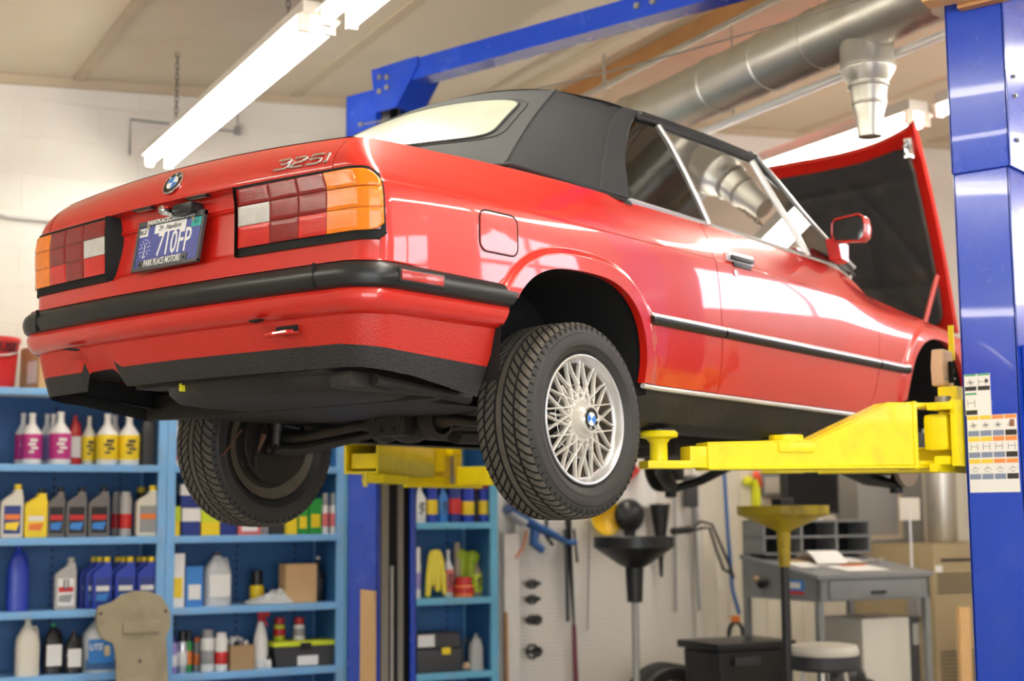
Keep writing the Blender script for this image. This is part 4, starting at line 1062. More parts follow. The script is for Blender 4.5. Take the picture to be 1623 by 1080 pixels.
for i, (a, b_, c, d) in enumerate(WR): window(i+1, 'u', UR, a, b_, c, d, 2, 1 if b_-a > 1.5 else 2)
wall_with_holes('wall_left', 'u', UL, VF, VB, [])
WF = [(-2.7, 2.3, .02, 3.4), (4.5, 7.0, 2.2, 3.5)]  # assumed garage door opening and one assumed window, both out of view
wall_with_holes('wall_front', 'v', VF, UL, UR, WF)
window(4, 'v', VF, 4.5, 7.0, 2.2, 3.5, 5, 2)

# ---- fluorescent fixtures hung on chains
TUBE = mat('lit_fluorescent_tube', (1, 1, 1), .4, emis=(1.0, .965, .85), estr=27.0, var=.01)
FIXW = mat('white_fixture_enamel', (.80, .78, .72), .4, var=.04)
CHN = mat('chain_steel', (.25, .24, .22), .4, metal=.8, var=.2)
SOCK = mat('lamp_socket', (.75, .68, .58), .5, var=.05)
def fixture(u, v0, v1, z, label, nt=2):
    t = bthing('fluorescent_light', label, 'ceiling light', u, v0, z, group='ceiling fluorescent lights')
    L = v1-v0
    m = MB(); m.prism([(-.06, .045), (.06, .045), (.06, .10), (-.06, .10)], 0, L, axis='y'); m.prism([(-.092, .030), (-.06, .046), (.06, .046), (.092, .030), (.092, .036), (.06, .052), (-.06, .052), (-.092, .036)], 0, L, axis='y'); m.build('housing', FIXW, t, smooth=0)
    for x in (-.052, .052):
        m = MB(); m.lathe([(0, .03), (.0185, .032), (.0185, L-.032), (0, L-.03)], 14, axis='y', c=(x, 0, 0)); m.build('tube', TUBE, t)
        m = MB()
        for y in (.012, L-.012): m.box(x-.022, x+.022, y-.012, y+.012, -.024, .046, bev=.004)
        for s_, y in enumerate((.012, L-.012)):
            m = MB(); m.box(x-.022, x+.022, y-.012, y+.012, -.024, .046, bev=.004); m.build('socket', SOCK, t)
    for y in (.35, L-.35):
        m = MB(); top = ceilz(u)-z; zz = .10; k = 0
        while zz < top-.005:
            e = min(.034, top-zz+.01); a = 0 if k % 2 else pi/2
            pts = [(.009*cos(q)*cos(a), y+.009*cos(q)*sin(a), zz+e/2+(e/2+.004)*sin(q)) for q in rng(0, 2*pi, 11)[:-1]]
            m.tube(pts, .0028, 5, closed=True); zz += .029; k += 1
        m.build('hanging_chain', CHN, t)
    return t
fixture(1.87, 5.13, 7.56, 3.30, 'long twin-tube light above the blue shelves, its far end over the boot')
fixture(1.92, 2.62, 5.05, 3.30, 'twin-tube light cut by the top edge, in line with the one over the shelves')
fixture(1.97, .10, 2.54, 3.30, 'twin-tube light out of view nearest to the garage door')  # unseen fixture, added for its light and reflections in the paint
fixture(4.91, 5.12, 7.56, 3.30, 'twin-tube light seen glowing behind the raised bonnet')
fixture(4.95, 2.55, 4.99, 3.30, 'twin-tube light whose tube ends show between bonnet tip and right blue post')
fixture(4.99, .03, 2.46, 3.30, 'twin-tube light out of view to the right of the lift')  # unseen too, added to light the workshop and show in the paint
fixture(-1.1, 2.6, 5.04, 3.30, 'twin-tube light out of view over the left bay')  # unseen fixture added to help light the workshop

# ---- ventilation duct with a branch, conduit and joists
GALV = mat('galvanised_steel', (.56, .54, .48), .38, metal=.85, dirt=(.34, .29, .20), dscale=4, damt=.5, rvar=.1, vscale=5)
zc0 = 3.48
t = bthing('ventilation_duct', 'galvanised round duct under the ceiling with a tapered branch hanging beside the right post', 'duct', 4.05, 2.2, zc0)
m = MB(); m.lathe([(.0, 1.72), (.135, 1.72), (.135, 5.5), (0, 5.5)], 32, axis='y'); m.lathe([(0, -.135), (.135, -.135), (.135, .44), (0, .44)], 32, c=(0, 1.74, 0)); m.build('main_pipe', GALV, t)
for y in (2.95, 3.35, 4.1, 4.9):
    m = MB(); m.lathe([(.135, y-.012), (.141, y-.008), (.141, y+.008), (.135, y+.012)], 32, axis='y'); m.build('seam_ring', GALV, t)
m = MB(); m.lathe([(.0, -.50), (.050, -.50), (.056, -.42), (.072, -.36), (.074, -.30), (.082, -.285), (.082, -.27), (.112, -.22), (.114, -.20), (.112, -.19), (.112, -.02), (.105, .02), (0, .02)], 32, c=(.02, 2.33, 0)); m.build('branch', GALV, t)
for z_ in (-.205, -.285, -.36): 
    m = MB(); r_ = {-.205: .116, -.285: .086, -.36: .0745}[z_]; m.lathe([(r_-.004, z_-.008), (r_, z_-.004), (r_, z_+.004), (r_-.004, z_+.008)], 32, c=(.02, 2.33, 0)); m.build('seam_ring', GALV, t)
for y in (2.6, 4.4):
    m = MB(); m.lathe([(.1355, y-.01), (.139, y-.01), (.139, y+.01), (.1355, y+.01)], 24, axis='y'); m.tube([(0, y, .13), (0, y, ceilz(4.05)-zc0)], .004, 6); m.build('hanger_strap', GALV, t)
WOOD = mat('pine_timber', (.50, .25, .09), .6, var=.25, vscale=6, bump=.15, bscale=30); WOODL = mat('light_timber', (.72, .45, .20), .6, var=.2, vscale=6)
m = MB(); m.box(-.02, .02, 0, 5.6, 0, .09); o = m.build('timber_batten', WOOD, None, smooth=0); o.location = B(4.22, 2.2, ceilz(4.22)-.088-.0); o.rotation_euler = (0, 0, HB); tag(o, 'long brown timber batten fixed to the ceiling alongside the round duct', 'timber')
cz = 3.76
t = bthing('conduit', 'thin grey conduit running beside the duct with a yellow tag on it', 'conduit', 4.06, 1.8, cz)
m = MB(); m.tube([(0, 0, 0), (0, 6.0, 0)], .016, 12); m.build('pipe', GALV, t)
for y in (1.2, 3.0, 4.8): m = MB(); m.lathe([(.016, y-.03), (.022, y-.03), (.022, y+.03), (.016, y+.03)], 12, axis='y'); m.tube([(0, y, 0), (0, y, ceilz(4.06)-cz)], .004, 6); m.build('coupling', GALV, t)
m = MB(); m.lathe([(.017, 3.2), (.019, 3.2), (.019, 3.24), (.017, 3.24)], 12, axis='y'); m.build('yellow_tag', mat('yellow_tape', (.85, .75, .03), .5, var=.05), t)
t = bthing('wiring_channel', 'slim white channel hung just below the round duct', 'cable channel', 4.21, 2.55, 3.335)
m = MB(); m.box(-.02, .02, 0, 3.6, 0, .028, bev=.003); m.build('channel', WHITE, t)
for y in (.5, 3.1): m = MB(); m.tube([(0, y, .025), (0, y, ceilz(4.15)-3.345)], .003, 6); m.build('hanger', CHN, t)

# =================================================================== THE TWO-POST LIFT
BLU = mat('lift_blue', (.008, .055, .50), .26, coat=.35, var=.07, vscale=4, rvar=.06, dirt=(.06, .12, .48), dscale=5, damt=.2)
YEL = mat('lift_yellow', (.93, .76, .0), .42, coat=.15, var=.04, vscale=6, dirt=(.50, .36, .02), dscale=14, damt=.25, bump=.08, bscale=30)
STEEL = mat('bare_steel', (.30, .28, .25), .5, metal=.6, rvar=.1)
PX0, PX1 = 1.35, 1.62
def post(sg, label, extra=''):
    yi = 1.434; yo = 1.634
    t = thing('lift_post', label, 'lift post', (PX0, sg*yi, 0))
    w = yo-yi; d = PX1-PX0
    # C channel open towards the car: rear face, outer face, front face, returned lips
    def ch(m, e, z0, z1):
        T = .010
        m.box(-e, T-e, sg*-.0 if sg > 0 else -(w+e), (w+e) if sg > 0 else 0, z0, z1, bev=.003)
        m.box(d-T+e, d+e, 0 if sg > 0 else -(w+e), (w+e) if sg > 0 else 0, z0, z1, bev=.003)
        y0, y1 = sorted((sg*(w+e), sg*(w+e-T))); m.box(-e, d+e, y0, y1, z0, z1, bev=.003)
        for xa, xb in ((-e, .022), (d-.040, d+e)): y0, y1 = sorted((0, sg*T)); m.box(xa, xb, y0, y1, z0, z1, bev=.003)
    m = MB(); ch(m, 0, .02, 2.64); m.build('column', BLU, t, smooth=30)
    m = MB(); ch(m, .012, 2.62, 3.50); m.build('column_extension', BLU, t, smooth=30)
    m = MB(); m.box(-.12, d+.12, min(sg*-.05, sg*(w+.06)), max(sg*-.05, sg*(w+.06)), 0, .02); m.build('base_plate', BLU, t)
    m = MB(); m.box(.050, .100, min(sg*.02, sg*.03), max(sg*.02, sg*.03), .3, 3.45); m.build('lift_cable', STEEL, t)
    m = MB(); m.box(.165, .200, min(sg*.02, sg*.03), max(sg*.02, sg*.03), .3, 3.45); m.build('chain_strip', STEEL, t)
    m = MB(); m.box(.015, d-.015, min(sg*.035, sg*(w-.015)), max(sg*.035, sg*(w-.015)), .03, 3.46); m.build('inner_slide', DARK, t)  # dark box covering the inner faces of the channel
    m = MB(); m.tube([(.13, sg*.03, .02), (.13, sg*.03, 1.2)], .012, 12); m.build('hydraulic_ram', STEEL, t)
    for z in (2.72, 2.88, 2.95) if sg < 0 else ():
        m = MB(); m.lathe([(0, -(w+.022)), (.007, -(w+.022)), (.007, -(w+.013)), (.011, -(w+.013)), (.011, -(w+.012))], 6, axis='y', c=(.055, 0, z)); m.build('bolt', STEEL, t)
    m = MB(); m.box(.03, .10, min(sg*(w+.002), sg*(w+.03)), max(sg*(w+.002), sg*(w+.03)), .2, 2.0, bev=.004); m.build('cable_cover', BLU, t)
    return t
pR = post(-1, 'large blue lift post at the right edge, plastered with safety decals')
pL = post(1, 'blue lift post standing behind the car in front of the shelves')
# decals on the right post (pictogram sheets)
DW = mat('decal_white', (.84, .83, .80), .45, var=.02); DO = mat('decal_orange', (.86, .30, .08), .45, var=.02); DY = mat('decal_yellow', (.88, .62, .06), .45, var=.02); DG = mat('decal_green', (.03, .35, .12), .45, var=.02); DB = mat('decal_grey_blue', (.22, .27, .40), .45, var=.2, vscale=120); DK = mat('decal_black', (.03, .03, .03), .45, var=.1); DBR = mat('decal_brown', (.35, .15, .08), .45, var=.1)
t0 = pR
def dec(name, ya, yb, za, zb, cells):
    """sheet on the rear face. y measured outward from the inner edge"""
    m = MB(); m.box(-.0022, -.0006, -yb, -ya, za, zb); s_ = m.build('decal_sheet', DW, pR, smooth=0)
    for (a0, a1, b0, b1, mt) in cells:
        m = MB(); m.box(-.0030, -.0022, -(ya+(yb-ya)*a1), -(ya+(yb-ya)*a0), za+(zb-za)*b0, za+(zb-za)*b1); m.build(name, mt, s_, smooth=0)
def pict(m, cy, cz, s, k):
    """small line pictogram of a lifted car"""
    r = .0007
    if k % 3 == 0: L = [[(-1, 0), (1, 0)], [(0, -.9), (0, .9)], [(-.8, -.5), (.7, .35)], [(-.5, .6), (.6, -.7)]]
    elif k % 3 == 1: L = [[(-.9, -.9), (-.9, .9)], [(.9, -.9), (.9, .9)], [(-.9, .1), (.9, .1)]]
    else: L = [[(-1, -.3), (-.5, .2), (.5, .3), (1, -.1)], [(-.6, -.6), (.6, -.6)], [(0, .3), (0, .9)]]
    for l in L: m.tube([(-.0026, -(cy+p[0]*s), cz+p[1]*s) for p in l], r, 4)
cells = []
Z0 = LIFT-.052; Z1 = LIFT+.213
dec('decal_band', .012, .186, Z0, Z1, [
  *[(c/4+.01, c/4+.24, .945, .995, DY if c < 2 else DO) for c in range(4)], *[(c/4+.01, c/4+.24, .66, .72, DY if c < 2 else DO) for c in range(4)], *[(c/4+.01, c/4+.24, .375, .43, DY if c < 2 else DO) for c in range(4)],
  *[(c/4+.012, c/4+.238, .73, .80, DB if c < 3 else DK) for c in range(4)], *[(c/4+.012, c/4+.238, .45, .52, DB if c < 3 else DK) for c in range(4)], *[(c/4+.012, c/4+.238, .17, .24, DB if c < 3 else DK) for c in range(4)],
  (.86, .95, .84, .93, DBR)])
m = MB(); k = 0
for c in range(4):
    for z in (.87, .59, .30):
        pict(m, .012+.174*(c/4+.125), Z0+(Z1-Z0)*z, .013, k); k += 1
pm = m.build('decal_pictograms', DK, pR)
dec('decal_band', .008, .100, LIFT+.213, LIFT+.357, [(.02, .46, .955, .995, DG), (.52, .98, .955, .995, DG), (.02, .46, .60, .70, DK), (.52, .98, .60, .70, DK), (.02, .46, .50, .545, DG), (.02, .46, .02, .13, DK), (.80, .92, .78, .86, DK)])
m = MB(); pict(m, .030, LIFT+.328, .014, 0); pict(m, .072, LIFT+.328, .014, 1); pict(m, .030, LIFT+.255, .014, 1); m.build('decal_pictograms', DK, pR)
# timber on top of the right post
m = MB(); m.box(-.045, .045, -.55, .06, 0, .10, bev=.004); o = m.build('timber_joist', WOODL, None, smooth=0); o.location = (1.235, -1.47, 3.215); o.rotation_euler = (0, radians(0), radians(8)); tag(o, 'pale timber joist end in the top right corner before the blue post', 'timber')
m = MB(); m.box(-.022, .022, -1.4, .0, 0, .14, bev=.004); o = m.build('timber_joist', WOOD, None, smooth=0); o.location = (1.314, -1.50, 3.200); o.rotation_euler = (0, 0, 0); tag(o, 'dark brown timber joist running off the right edge above the blue post', 'timber')
# overhead beam with end brackets
t = thing('overhead_beam', 'blue crossbeam joining the tops of the two lift posts under the ceiling', 'lift beam', (1.40, 0, 3.50))
m = MB(); m.prism([(-.055, .0), (.055, .0), (.055, .012), (-.043, .012), (-.043, .088), (.055, .088), (.055, .10), (-.055, .10)], -1.30, 1.32, axis='y'); m.build('beam_channel', BLU, t, smooth=0)
m = MB(); m.prism([(-.058, .02), (.058, .02), (.058, .102), (-.058, .102)], -.28, -.06, axis='y')
for sg in (1, -1):
    m = MB(); m.prism([(sg*1.47, .10), (sg*1.16, .105), (sg*1.16, .06), (sg*1.30, -.12), (sg*1.44, -.12)], -.064, -.056, axis='x')
    m.prism([(sg*1.16, .06), (sg*1.165, .06), (sg*1.305, -.12), (sg*1.30, -.12)], -.060, .12, axis='x')
    m.prism([(sg*1.47, .10), (sg*1.16, .105), (sg*1.16, .06), (sg*1.30, -.12), (sg*1.44, -.12)], .11, .118, axis='x'); m.build('end_bracket', BLU, t, smooth=0)
    for (y, z) in ((1.41, .05), (1.41, -.02), (1.36, .04), (1.36, -.01)):
        m = MB(); m.lathe([(0, -.072), (.014, -.072), (.014, -.064)], 8, axis='x', c=(0, sg*y, z)); m.build('bolt', STEEL, t)
for y in (-.10, -.18):
    m = MB(); m.lathe([(0, -.066), (.014, -.066), (.014, -.055)], 8, axis='x', c=(0, y, .055)); m.build('bolt', STEEL, t)
m = MB(); m.tube([(-.0, 0, 0), (.6, -.9, .02)], .004, 5)
m = MB(); pts = [Vector((1.34, 1.55, 3.34)).lerp(Vector((1.34, -1.45, 3.36)), k/10)+Vector((0, 0, -.05*sin(pi*k/10))) for k in range(11)]; m.tube(pts, .004, 6); m.lathe([(0, -.01), (.012, -.01), (.012, .01), (0, .01)], 10, axis='y', c=(1.34, 1.54, 3.34)); o = m.build('safety_cable', STEEL, None); tag(o, 'thin steel cable strung between the two blue posts below the crossbeam', 'cable')
# ---- carriages and swing arms
SKIN = mat('pale_wood_block', (.66, .44, .28), .6, var=.12, vscale=12)
def carriage(sg, label):
    t = thing('lift_carriage', label, 'lift carriage', (1.30 if sg < 0 else 1.50, sg*1.35, LIFT))
    Y = lambda a, b: (min(sg*a, sg*b), max(sg*a, sg*b))
    m = MB(); m.box(-.02, .46, *Y(.00, .05), .045, .075, bev=.004); m.box(-.02, .46, *Y(-.02, .07), .235, .262, bev=.004); m.box(.0, .42, *Y(.055, .08), .04, .27, bev=.004); m.box(-.04, .50, *Y(-.01, .02), .02, .05, bev=.003); m.build('carriage_frame', YEL, t)
    m = MB(); m.box(.01, .19, *Y(-.05, .04), .095, .225, bev=.022); m.build('pivot_block', YEL, t)
    m = MB(); m.box(.205, .275, *Y(-.075, .0), .175, .335, bev=.008); m.build('restraint_housing', YEL, t)
    m = MB(); m.tube([(.24, sg*-.04, .18), (.24, sg*-.04, .085)], .008, 8); m.tube([(.24, sg*-.04, .086), (.24, sg*-.04, .04)], .011, 6); m.build('restraint_pin', STEEL, t)
    m = MB(); m.tube([(.10, sg*-.01, .26), (.10, sg*-.01, .29)], .028, 14); m.build('pivot_pin', STEEL, t)
    return t
cR = carriage(-1, 'yellow carriage on the right post holding a pale wooden block')
cL = carriage(1, 'yellow carriage on the far blue post behind the car')
m = MB(); m.prism([(.212, .34), (.30, .34), (.308, .40), (.298, .47), (.22, .475), (.207, .41)], .05, .10, axis='y'); wbk = m.build('wood_block', SKIN, None, bev=.006); wbk.location = (1.30, -1.35, LIFT); tag(wbk, 'small pale wooden block bound with wire on the right yellow carriage', 'wood block')
m = MB(); m.tube([(.262, .045, .352), (.262, .045, .43)], .011, 8); m.build('drilled_hole', DARK, wbk)
m = MB(); m.tube([(.207, .048, .365), (.308, .048, .370)], .003, 5); m.build('binding_wire', STEEL, wbk)
m = MB(); m.box(-.004, .004, -.010, .010, 0, .13); o = m.build('yellow_strap', YEL, cR); o.location = (.315, .06, .44)
def tarm(sg, name, label, root, tip, shape, group='yellow swing arms'):
    r = Vector(root); p = Vector(tip); d = (p-r); L = d.length; a = atan2(d.y, d.x)
    t = thing('swing_arm', label, 'lift arm', (r.x, r.y, LIFT), a, group)
    if shape == 'open':
        m = MB()
        for z0, z1 in ((.065, .073), (.187, .195)): m.box(.0, L, -.075, .075, z0, z1)
        for y0, y1 in ((-.075, -.067), (.067, .075)): m.box(.0, L, y0, y1, .065, .195)
        m.box(.30, L-.14, -.05, .05, .028, .066); m.build('arm_box', YEL, t, smooth=20, bev=.002)
        m = MB(); m.box(L-.30, L-.03, -.055, .055, .085, .150, bev=.004); m.build('inner_tube', YEL, t)
        m = MB(); m.tube([(L-.05, 0, .072), (L-.05, 0, .01)], .010, 8); m.build('stop_pin', YEL, t)
        m = MB(); m.box(L-.16, L-.08, -.01, .26, .196, .206, bev=.003); m.build('pad_bracket', YEL, t)
        return t, L, a
    if shape == 'gooseneck':
        m = MB(); prof = [(.10, .045), (L-.16, .035), (L-.16, .118), (.50, .128), (.19, .262), (.10, .262)]
        for y in (-.052, .042): m.prism(prof, y, y+.010, axis='y')
        m.prism([(-.05, .035), (L-.16, .028), (L-.16, .038), (-.05, .045)], -.06, .06, axis='y'); m.prism([(.50, .120), (L-.16, .110), (L-.16, .121), (.50, .131)], -.052, .052, axis='y'); m.prism([(.19, .252), (.50, .118), (.50, .130), (.19, .266)], -.052, .052, axis='y')
        m.box(.088, .104, -.058, .058, .03, .268); m.box(-.10, .20, -.05, .05, .247, .264); m.box(-.10, .10, -.05, .05, .045, .062)
        m.build('arm_box', YEL, t, smooth=20, bev=.003)
    else:
        m = MB()
        for z0, z1 in ((.03, .038), (.112, .12)): m.box(-.02, L-.16, -.055, .055, z0, z1)
        for y0, y1 in ((-.055, -.047), (.047, .055)): m.box(-.02, L-.16, y0, y1, .03, .12)
        m.build('arm_box', YEL, t, smooth=20, bev=.002)
    m = MB(); m.box(L-.17, L-.10, -.045, .045, .035, .108, bev=.006); m.box(L-.11, L+.05, -.045, .045, .033, .060, bev=.006); m.build('extension_foot', YEL, t)
    m = MB(); m.lathe([(0, .060), (.030, .060), (.030, .118), (.040, .132), (.064, .138), (.067, .150), (.060, .158), (0, .158)], 28, c=(L-.005, 0, 0)); m.build('lifting_pad', YEL, t, smooth=40)
    m = MB(); m.lathe([(0, .158), (.056, .158), (.056, .164), (0, .164)], 24, c=(L-.005, 0, 0)); m.build('pad_rubber', RUB, t)
    return t, L, a
aR, L, a = tarm(-1, '', 'thick yellow gooseneck arm reaching from the right post to the pad by the rear wheel', (1.37, -1.305, 0), (.515, -.715, 0), 'gooseneck')
m = MB(); m.lathe([(0, .122), (.055, .122), (.060, .132), (.058, .150), (0, .150)], 26, c=(.55, -.03, 0)); o = m.build('spare_pad', YEL, aR)
m = MB(); m.box(.49, .62, .052, .060, .088, .122, bev=.003); m.build('pad_bracket', YEL, aR)
m = MB(); m.lathe([(0, .150), (.050, .150), (.050, .156), (0, .156)], 26, c=(.55, -.03, 0)); m.build('spare_pad_rubber', RUB, aR)
tarm(-1, '', 'lower yellow arm from the right post, its end under the door', (1.66, -1.27, 0), (1.36, -.68, 0), 'box')
tarm(1, '', 'yellow arm with open square end seen below the boot, left of the far post', (1.50, 1.30, 0), (.80, .98, 0), 'open')
tarm(1, '', 'yellow arm from the far post passing behind the right rear tyre', (1.80, 1.27, 0), (1.90, .68, 0), 'box')
# =================================================================== SHELVES
SHB = mat('shelf_blue_paint', (.19, .44, .78), .45, var=.08, vscale=5, dirt=(.30, .38, .46), dscale=9, damt=.35)
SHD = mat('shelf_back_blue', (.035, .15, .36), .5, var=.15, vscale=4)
SHC = mat('shelf_teal_paint', (.14, .44, .64), .45, var=.08, vscale=5, dirt=(.30, .40, .44), dscale=9, damt=.35)
SLOT = mat('slot_dark', (.02, .03, .06), .6, var=.1)
def shelf_unit(u0, u1, rows, label, paint, group='blue steel shelving units', postr=True):
    t = bthing('shelving_unit', label, 'shelf', u0, 7.40, 0, group=group); w = u1-u0; D = .38
    for x in (0, w):
        for y in (.0, D-.03):
            m = MB(); m.box(x-.022, x+.022, y, y+.028, 0, 2.09, bev=.003); m.build('upright', paint, t)
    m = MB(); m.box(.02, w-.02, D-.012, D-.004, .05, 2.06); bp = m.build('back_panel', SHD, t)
    n = 0
    for x in rng(w*.14, w*.86, 3):
        m = MB()
        for z in rng(.2, 2.0, 46): m.box(x-.005, x+.005, D-.0145, D-.012, z-.010, z+.010)
        m.build('slotted_strip', SLOT, bp)
    for x in (.0, w):
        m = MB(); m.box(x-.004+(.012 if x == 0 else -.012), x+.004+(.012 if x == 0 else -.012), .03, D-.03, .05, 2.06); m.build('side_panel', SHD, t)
    for z in rows:
        m = MB(); m.box(.012, w-.012, .004, D-.03, z-.012, z); m.box(.012, w-.012, -.004, .006, z-.036, z, bev=.002); m.build('shelf_board', paint, t)
    return t
shelf_unit(.955, 1.888, [2.075, 1.702, 1.345, .992, .684, .33, .08], 'blue steel shelving unit at the left edge behind the bumper', SHB)
shelf_unit(1.934, 2.852, [2.075, 1.702, 1.345, .985, .655, .33, .08], 'blue steel shelving unit behind the left rear tyre', SHB)
shelf_unit(2.90, 3.775, [2.075, 1.702, 1.400, .985, .580, .25], 'teal-tinged steel shelving unit between the far blue post and the pegboard', SHC)
# neighbouring unit beyond the left edge, barely in view
# =================================================================== BUILDERS FOR SMALL THINGS
def cm(name, c, r=.4, **k): return mat(name, c, r, **k)
P = dict(white=cm('white_plastic', (.78, .77, .74)), cream=cm('cream_plastic', (.70, .66, .56)), magenta=cm('magenta_label', (.48, .03, .22)), ylab=cm('yellow_label', (.86, .62, .02)), redl=cm('red_label', (.62, .03, .03)),
 red=cm('red_plastic', (.55, .02, .02)), yellow=cm('yellow_plastic', (.90, .66, .02)), silver=cm('silver_grey_plastic', (.42, .41, .39), .35), dsilver=cm('dark_silver_plastic', (.16, .15, .145), .35), black=cm('black_plastic', (.012, .012, .013), .35),
 blue=cm('deep_blue_plastic', (.02, .05, .42), .32), lblue=cm('light_blue_plastic', (.04, .22, .62), .35), navy=cm('navy_print', (.02, .04, .22)), grey=cm('grey_plastic', (.30, .30, .30)), dgrey=cm('charcoal_plastic', (.045, .045, .05)), paper=cm('white_paper', (.82, .81, .78), .7),
 card=cm('brown_cardboard', (.58, .37, .18), .8, var=.08), kraft=cm('kraft_cardboard', (.40, .26, .13), .8, var=.1), green=cm('green_print', (.02, .30, .05)), lime=cm('lime_plastic', (.62, .72, .03)), orange=cm('orange_plastic', (.80, .20, .03)), tan=cm('tan_rubber', (.42, .34, .24)), clear=cm('cloudy_clear_plastic', (.55, .57, .58), .25), alu=cm('brushed_can', (.62, .62, .62), .3, metal=.8), lilac=cm('lilac_print', (.35, .28, .62)), pink=cm('pale_red_label', (.72, .16, .16)), bluegrey=cm('blue_liquid', (.06, .14, .30), .2), teal=cm('green_cap', (.02, .30, .14)), kleb=cm('khaki_fibre', (.34, .29, .19), .8, var=.15, vscale=4, bump=.4, bscale=60, dirt=(.12, .10, .07), dscale=5))
def L_(m, t, x0, x1, z0, z1, y, matl, name='paper_label'):
    q = MB(); q.box(x0, x1, y-.0012, y+.0008, z0, z1); return q.build(name, matl, t, smooth=0)
def additive(t, w, h, body, lab, cap, D=None):
    """round bottle with a long tapering neck"""
    r = w/2; m = MB(); zb = h*.60
    m.lathe([(0, 0), (r*.92, 0), (r, .008), (r, zb*.98), (r*.93, zb*1.04), (r*.45, h*.76), (r*.33, h*.80), (r*.29, h*.97), (0, h*.97)], 20); m.build('bottle', P[body], t)
    m = MB(); m.lathe([(r+.0008, zb*.17), (r+.0012, zb*.18), (r+.0012, zb*.96), (r+.0008, zb*.97)], 20); lb = m.build('paper_label', P[lab], t)
    m = MB(); m.box(-r*.3, r*.42, -r-.0022, -r*.9, zb*.72, zb*.82); m.box(-r*.48, r*.25, -r-.0022, -r*.88, zb*.60, zb*.68); m.box(-r*.2, r*.46, -r-.0022, -r*.88, zb*.48, zb*.56); m.box(-r*.4, r*.1, -r-.0022, -r*.88, zb*.36, zb*.43); m.build('label_print', P['white' if lab in ('magenta', 'redl') else 'dgrey'], lb)
    m = MB(); m.lathe([(0, h*.93), (r*.36, h*.93), (r*.34, h*.995), (0, h)], 14); m.build('cap', P[cap], t)
def quart(t, w, h, body, cap, lab, art, art2):
    """flat oil bottle with a sloping shoulder and off-centre neck"""
    d = w*.55; m = MB(); x0, x1 = -w/2, w/2
    pol = [(x0, .006), (x0+.006, 0), (x1-.006, 0), (x1, .006), (x1, h*.74), (x1-w*.05, h*.82), (x1-w*.06, h*.90), (x1-w*.42, h*.90), (x1-w*.46, h*.84), (x0+w*.12, h*.72), (x0, h*.66)]
    m.prism(pol, -d/2, d/2, axis='y'); m.build('bottle', P[body], t, smooth=0, bev=min(.007, w*.08))
    m = MB(); m.lathe([(0, h*.895), (w*.17, h*.895), (w*.17, h*.99), (w*.15, h), (0, h)], 16, c=(x1-w*.24, 0, 0)); m.build('cap', P[cap], t)
    lb = L_(m, t, x0+w*.12, x1-w*.12, h*.08, h*.60, -d/2-.001, P[lab])
    q = MB(); q.box(x0+w*.16, x1-w*.16, -d/2-.0034, -d/2-.002, h*.34, h*.44); q.build('label_print', P[art], lb)
    q = MB(); q.prism([(x0+w*.16, h*.16), (x1-w*.3, h*.14), (x1-w*.16, h*.30), (x0+w*.2, h*.28)], -d/2-.0034, -d/2-.002, axis='y'); q.build('label_print', P[art2], lb)
    return lb, d
def can(t, w, h, body, cap, lab, capf=.18):
    r = w/2; m = MB(); m.lathe([(0, 0), (r*.95, 0), (r, .004), (r, h*(1-capf)-.012), (r*.86, h*(1-capf)), (0, h*(1-capf))], 20); m.build('can_body', P[body], t)
    m = MB(); m.lathe([(0, h*(1-capf)-.002), (r*.84, h*(1-capf)-.002), (r*.80, h*.985), (r*.7, h), (0, h)], 16); m.build('cap', P[cap], t)
    m = MB(); m.lathe([(r+.0006, h*.18), (r+.001, h*.185), (r+.001, h*.5), (r+.0006, h*.505)], 20); m.build('paper_label', P[lab], t)
def box(t, w, h, body, lab, top=None, d=None):
    d = d or w*.7; m = MB(); m.box(-w/2, w/2, -d/2, d/2, 0, h, bev=.002); m.build('carton', P[body], t, smooth=0)
    if lab: L_(m, t, -w*.36, w*.36, h*.18, h*.55, -d/2-.0005, P[lab], 'printed_panel')
    if top: q = MB(); q.box(-w/2-.001, w/2+.001, -d/2-.001, d/2+.001, h*.52, h*1.001); q.build('printed_top', P[top], t, smooth=0)
def jug(t, w, h, body, cap, lab, liquid=None):
    d = w*.75; m = MB()
    for_ = [(0, 1), (.03, 1.0), (.55, 1.0), (.68, .92), (.82, .55), (.90, .30), (.95, .22)]
    def f(u, i):
        z, k = for_[i]; a = 2*pi*u; n = 3.0; c, s = cos(a), sin(a); q = (abs(c)**n+abs(s)**n)**(-1/n); return (w/2*k*c*q, d/2*k*s*q, z*h)
    m.grid(f, rng(0, 1, 33), list(range(len(for_)))); m.build('jug', P[body], t, smooth=50)
    m = MB(); m.lathe([(0, h*.93), (w*.14, h*.93), (w*.14, h), (0, h)], 16); m.build('cap', P[cap], t)
    m = MB(); m.tube([(w*.16, 0, h*.86), (w*.34, 0, h*.86), (w*.40, 0, h*.76), (w*.42, 0, h*.62)], w*.05, 8); m.build('handle', P[body], t)
    if liquid: q = MB(); q.box(-w*.44, w*.44, -d*.5-.0005, -d*.4, h*.04, h*.22); q.build('liquid_line', P[liquid], t)
    if lab: return L_(m, t, -w*.38, w*.38, h*.16, h*.58, -d/2-.0015, P[lab]), d
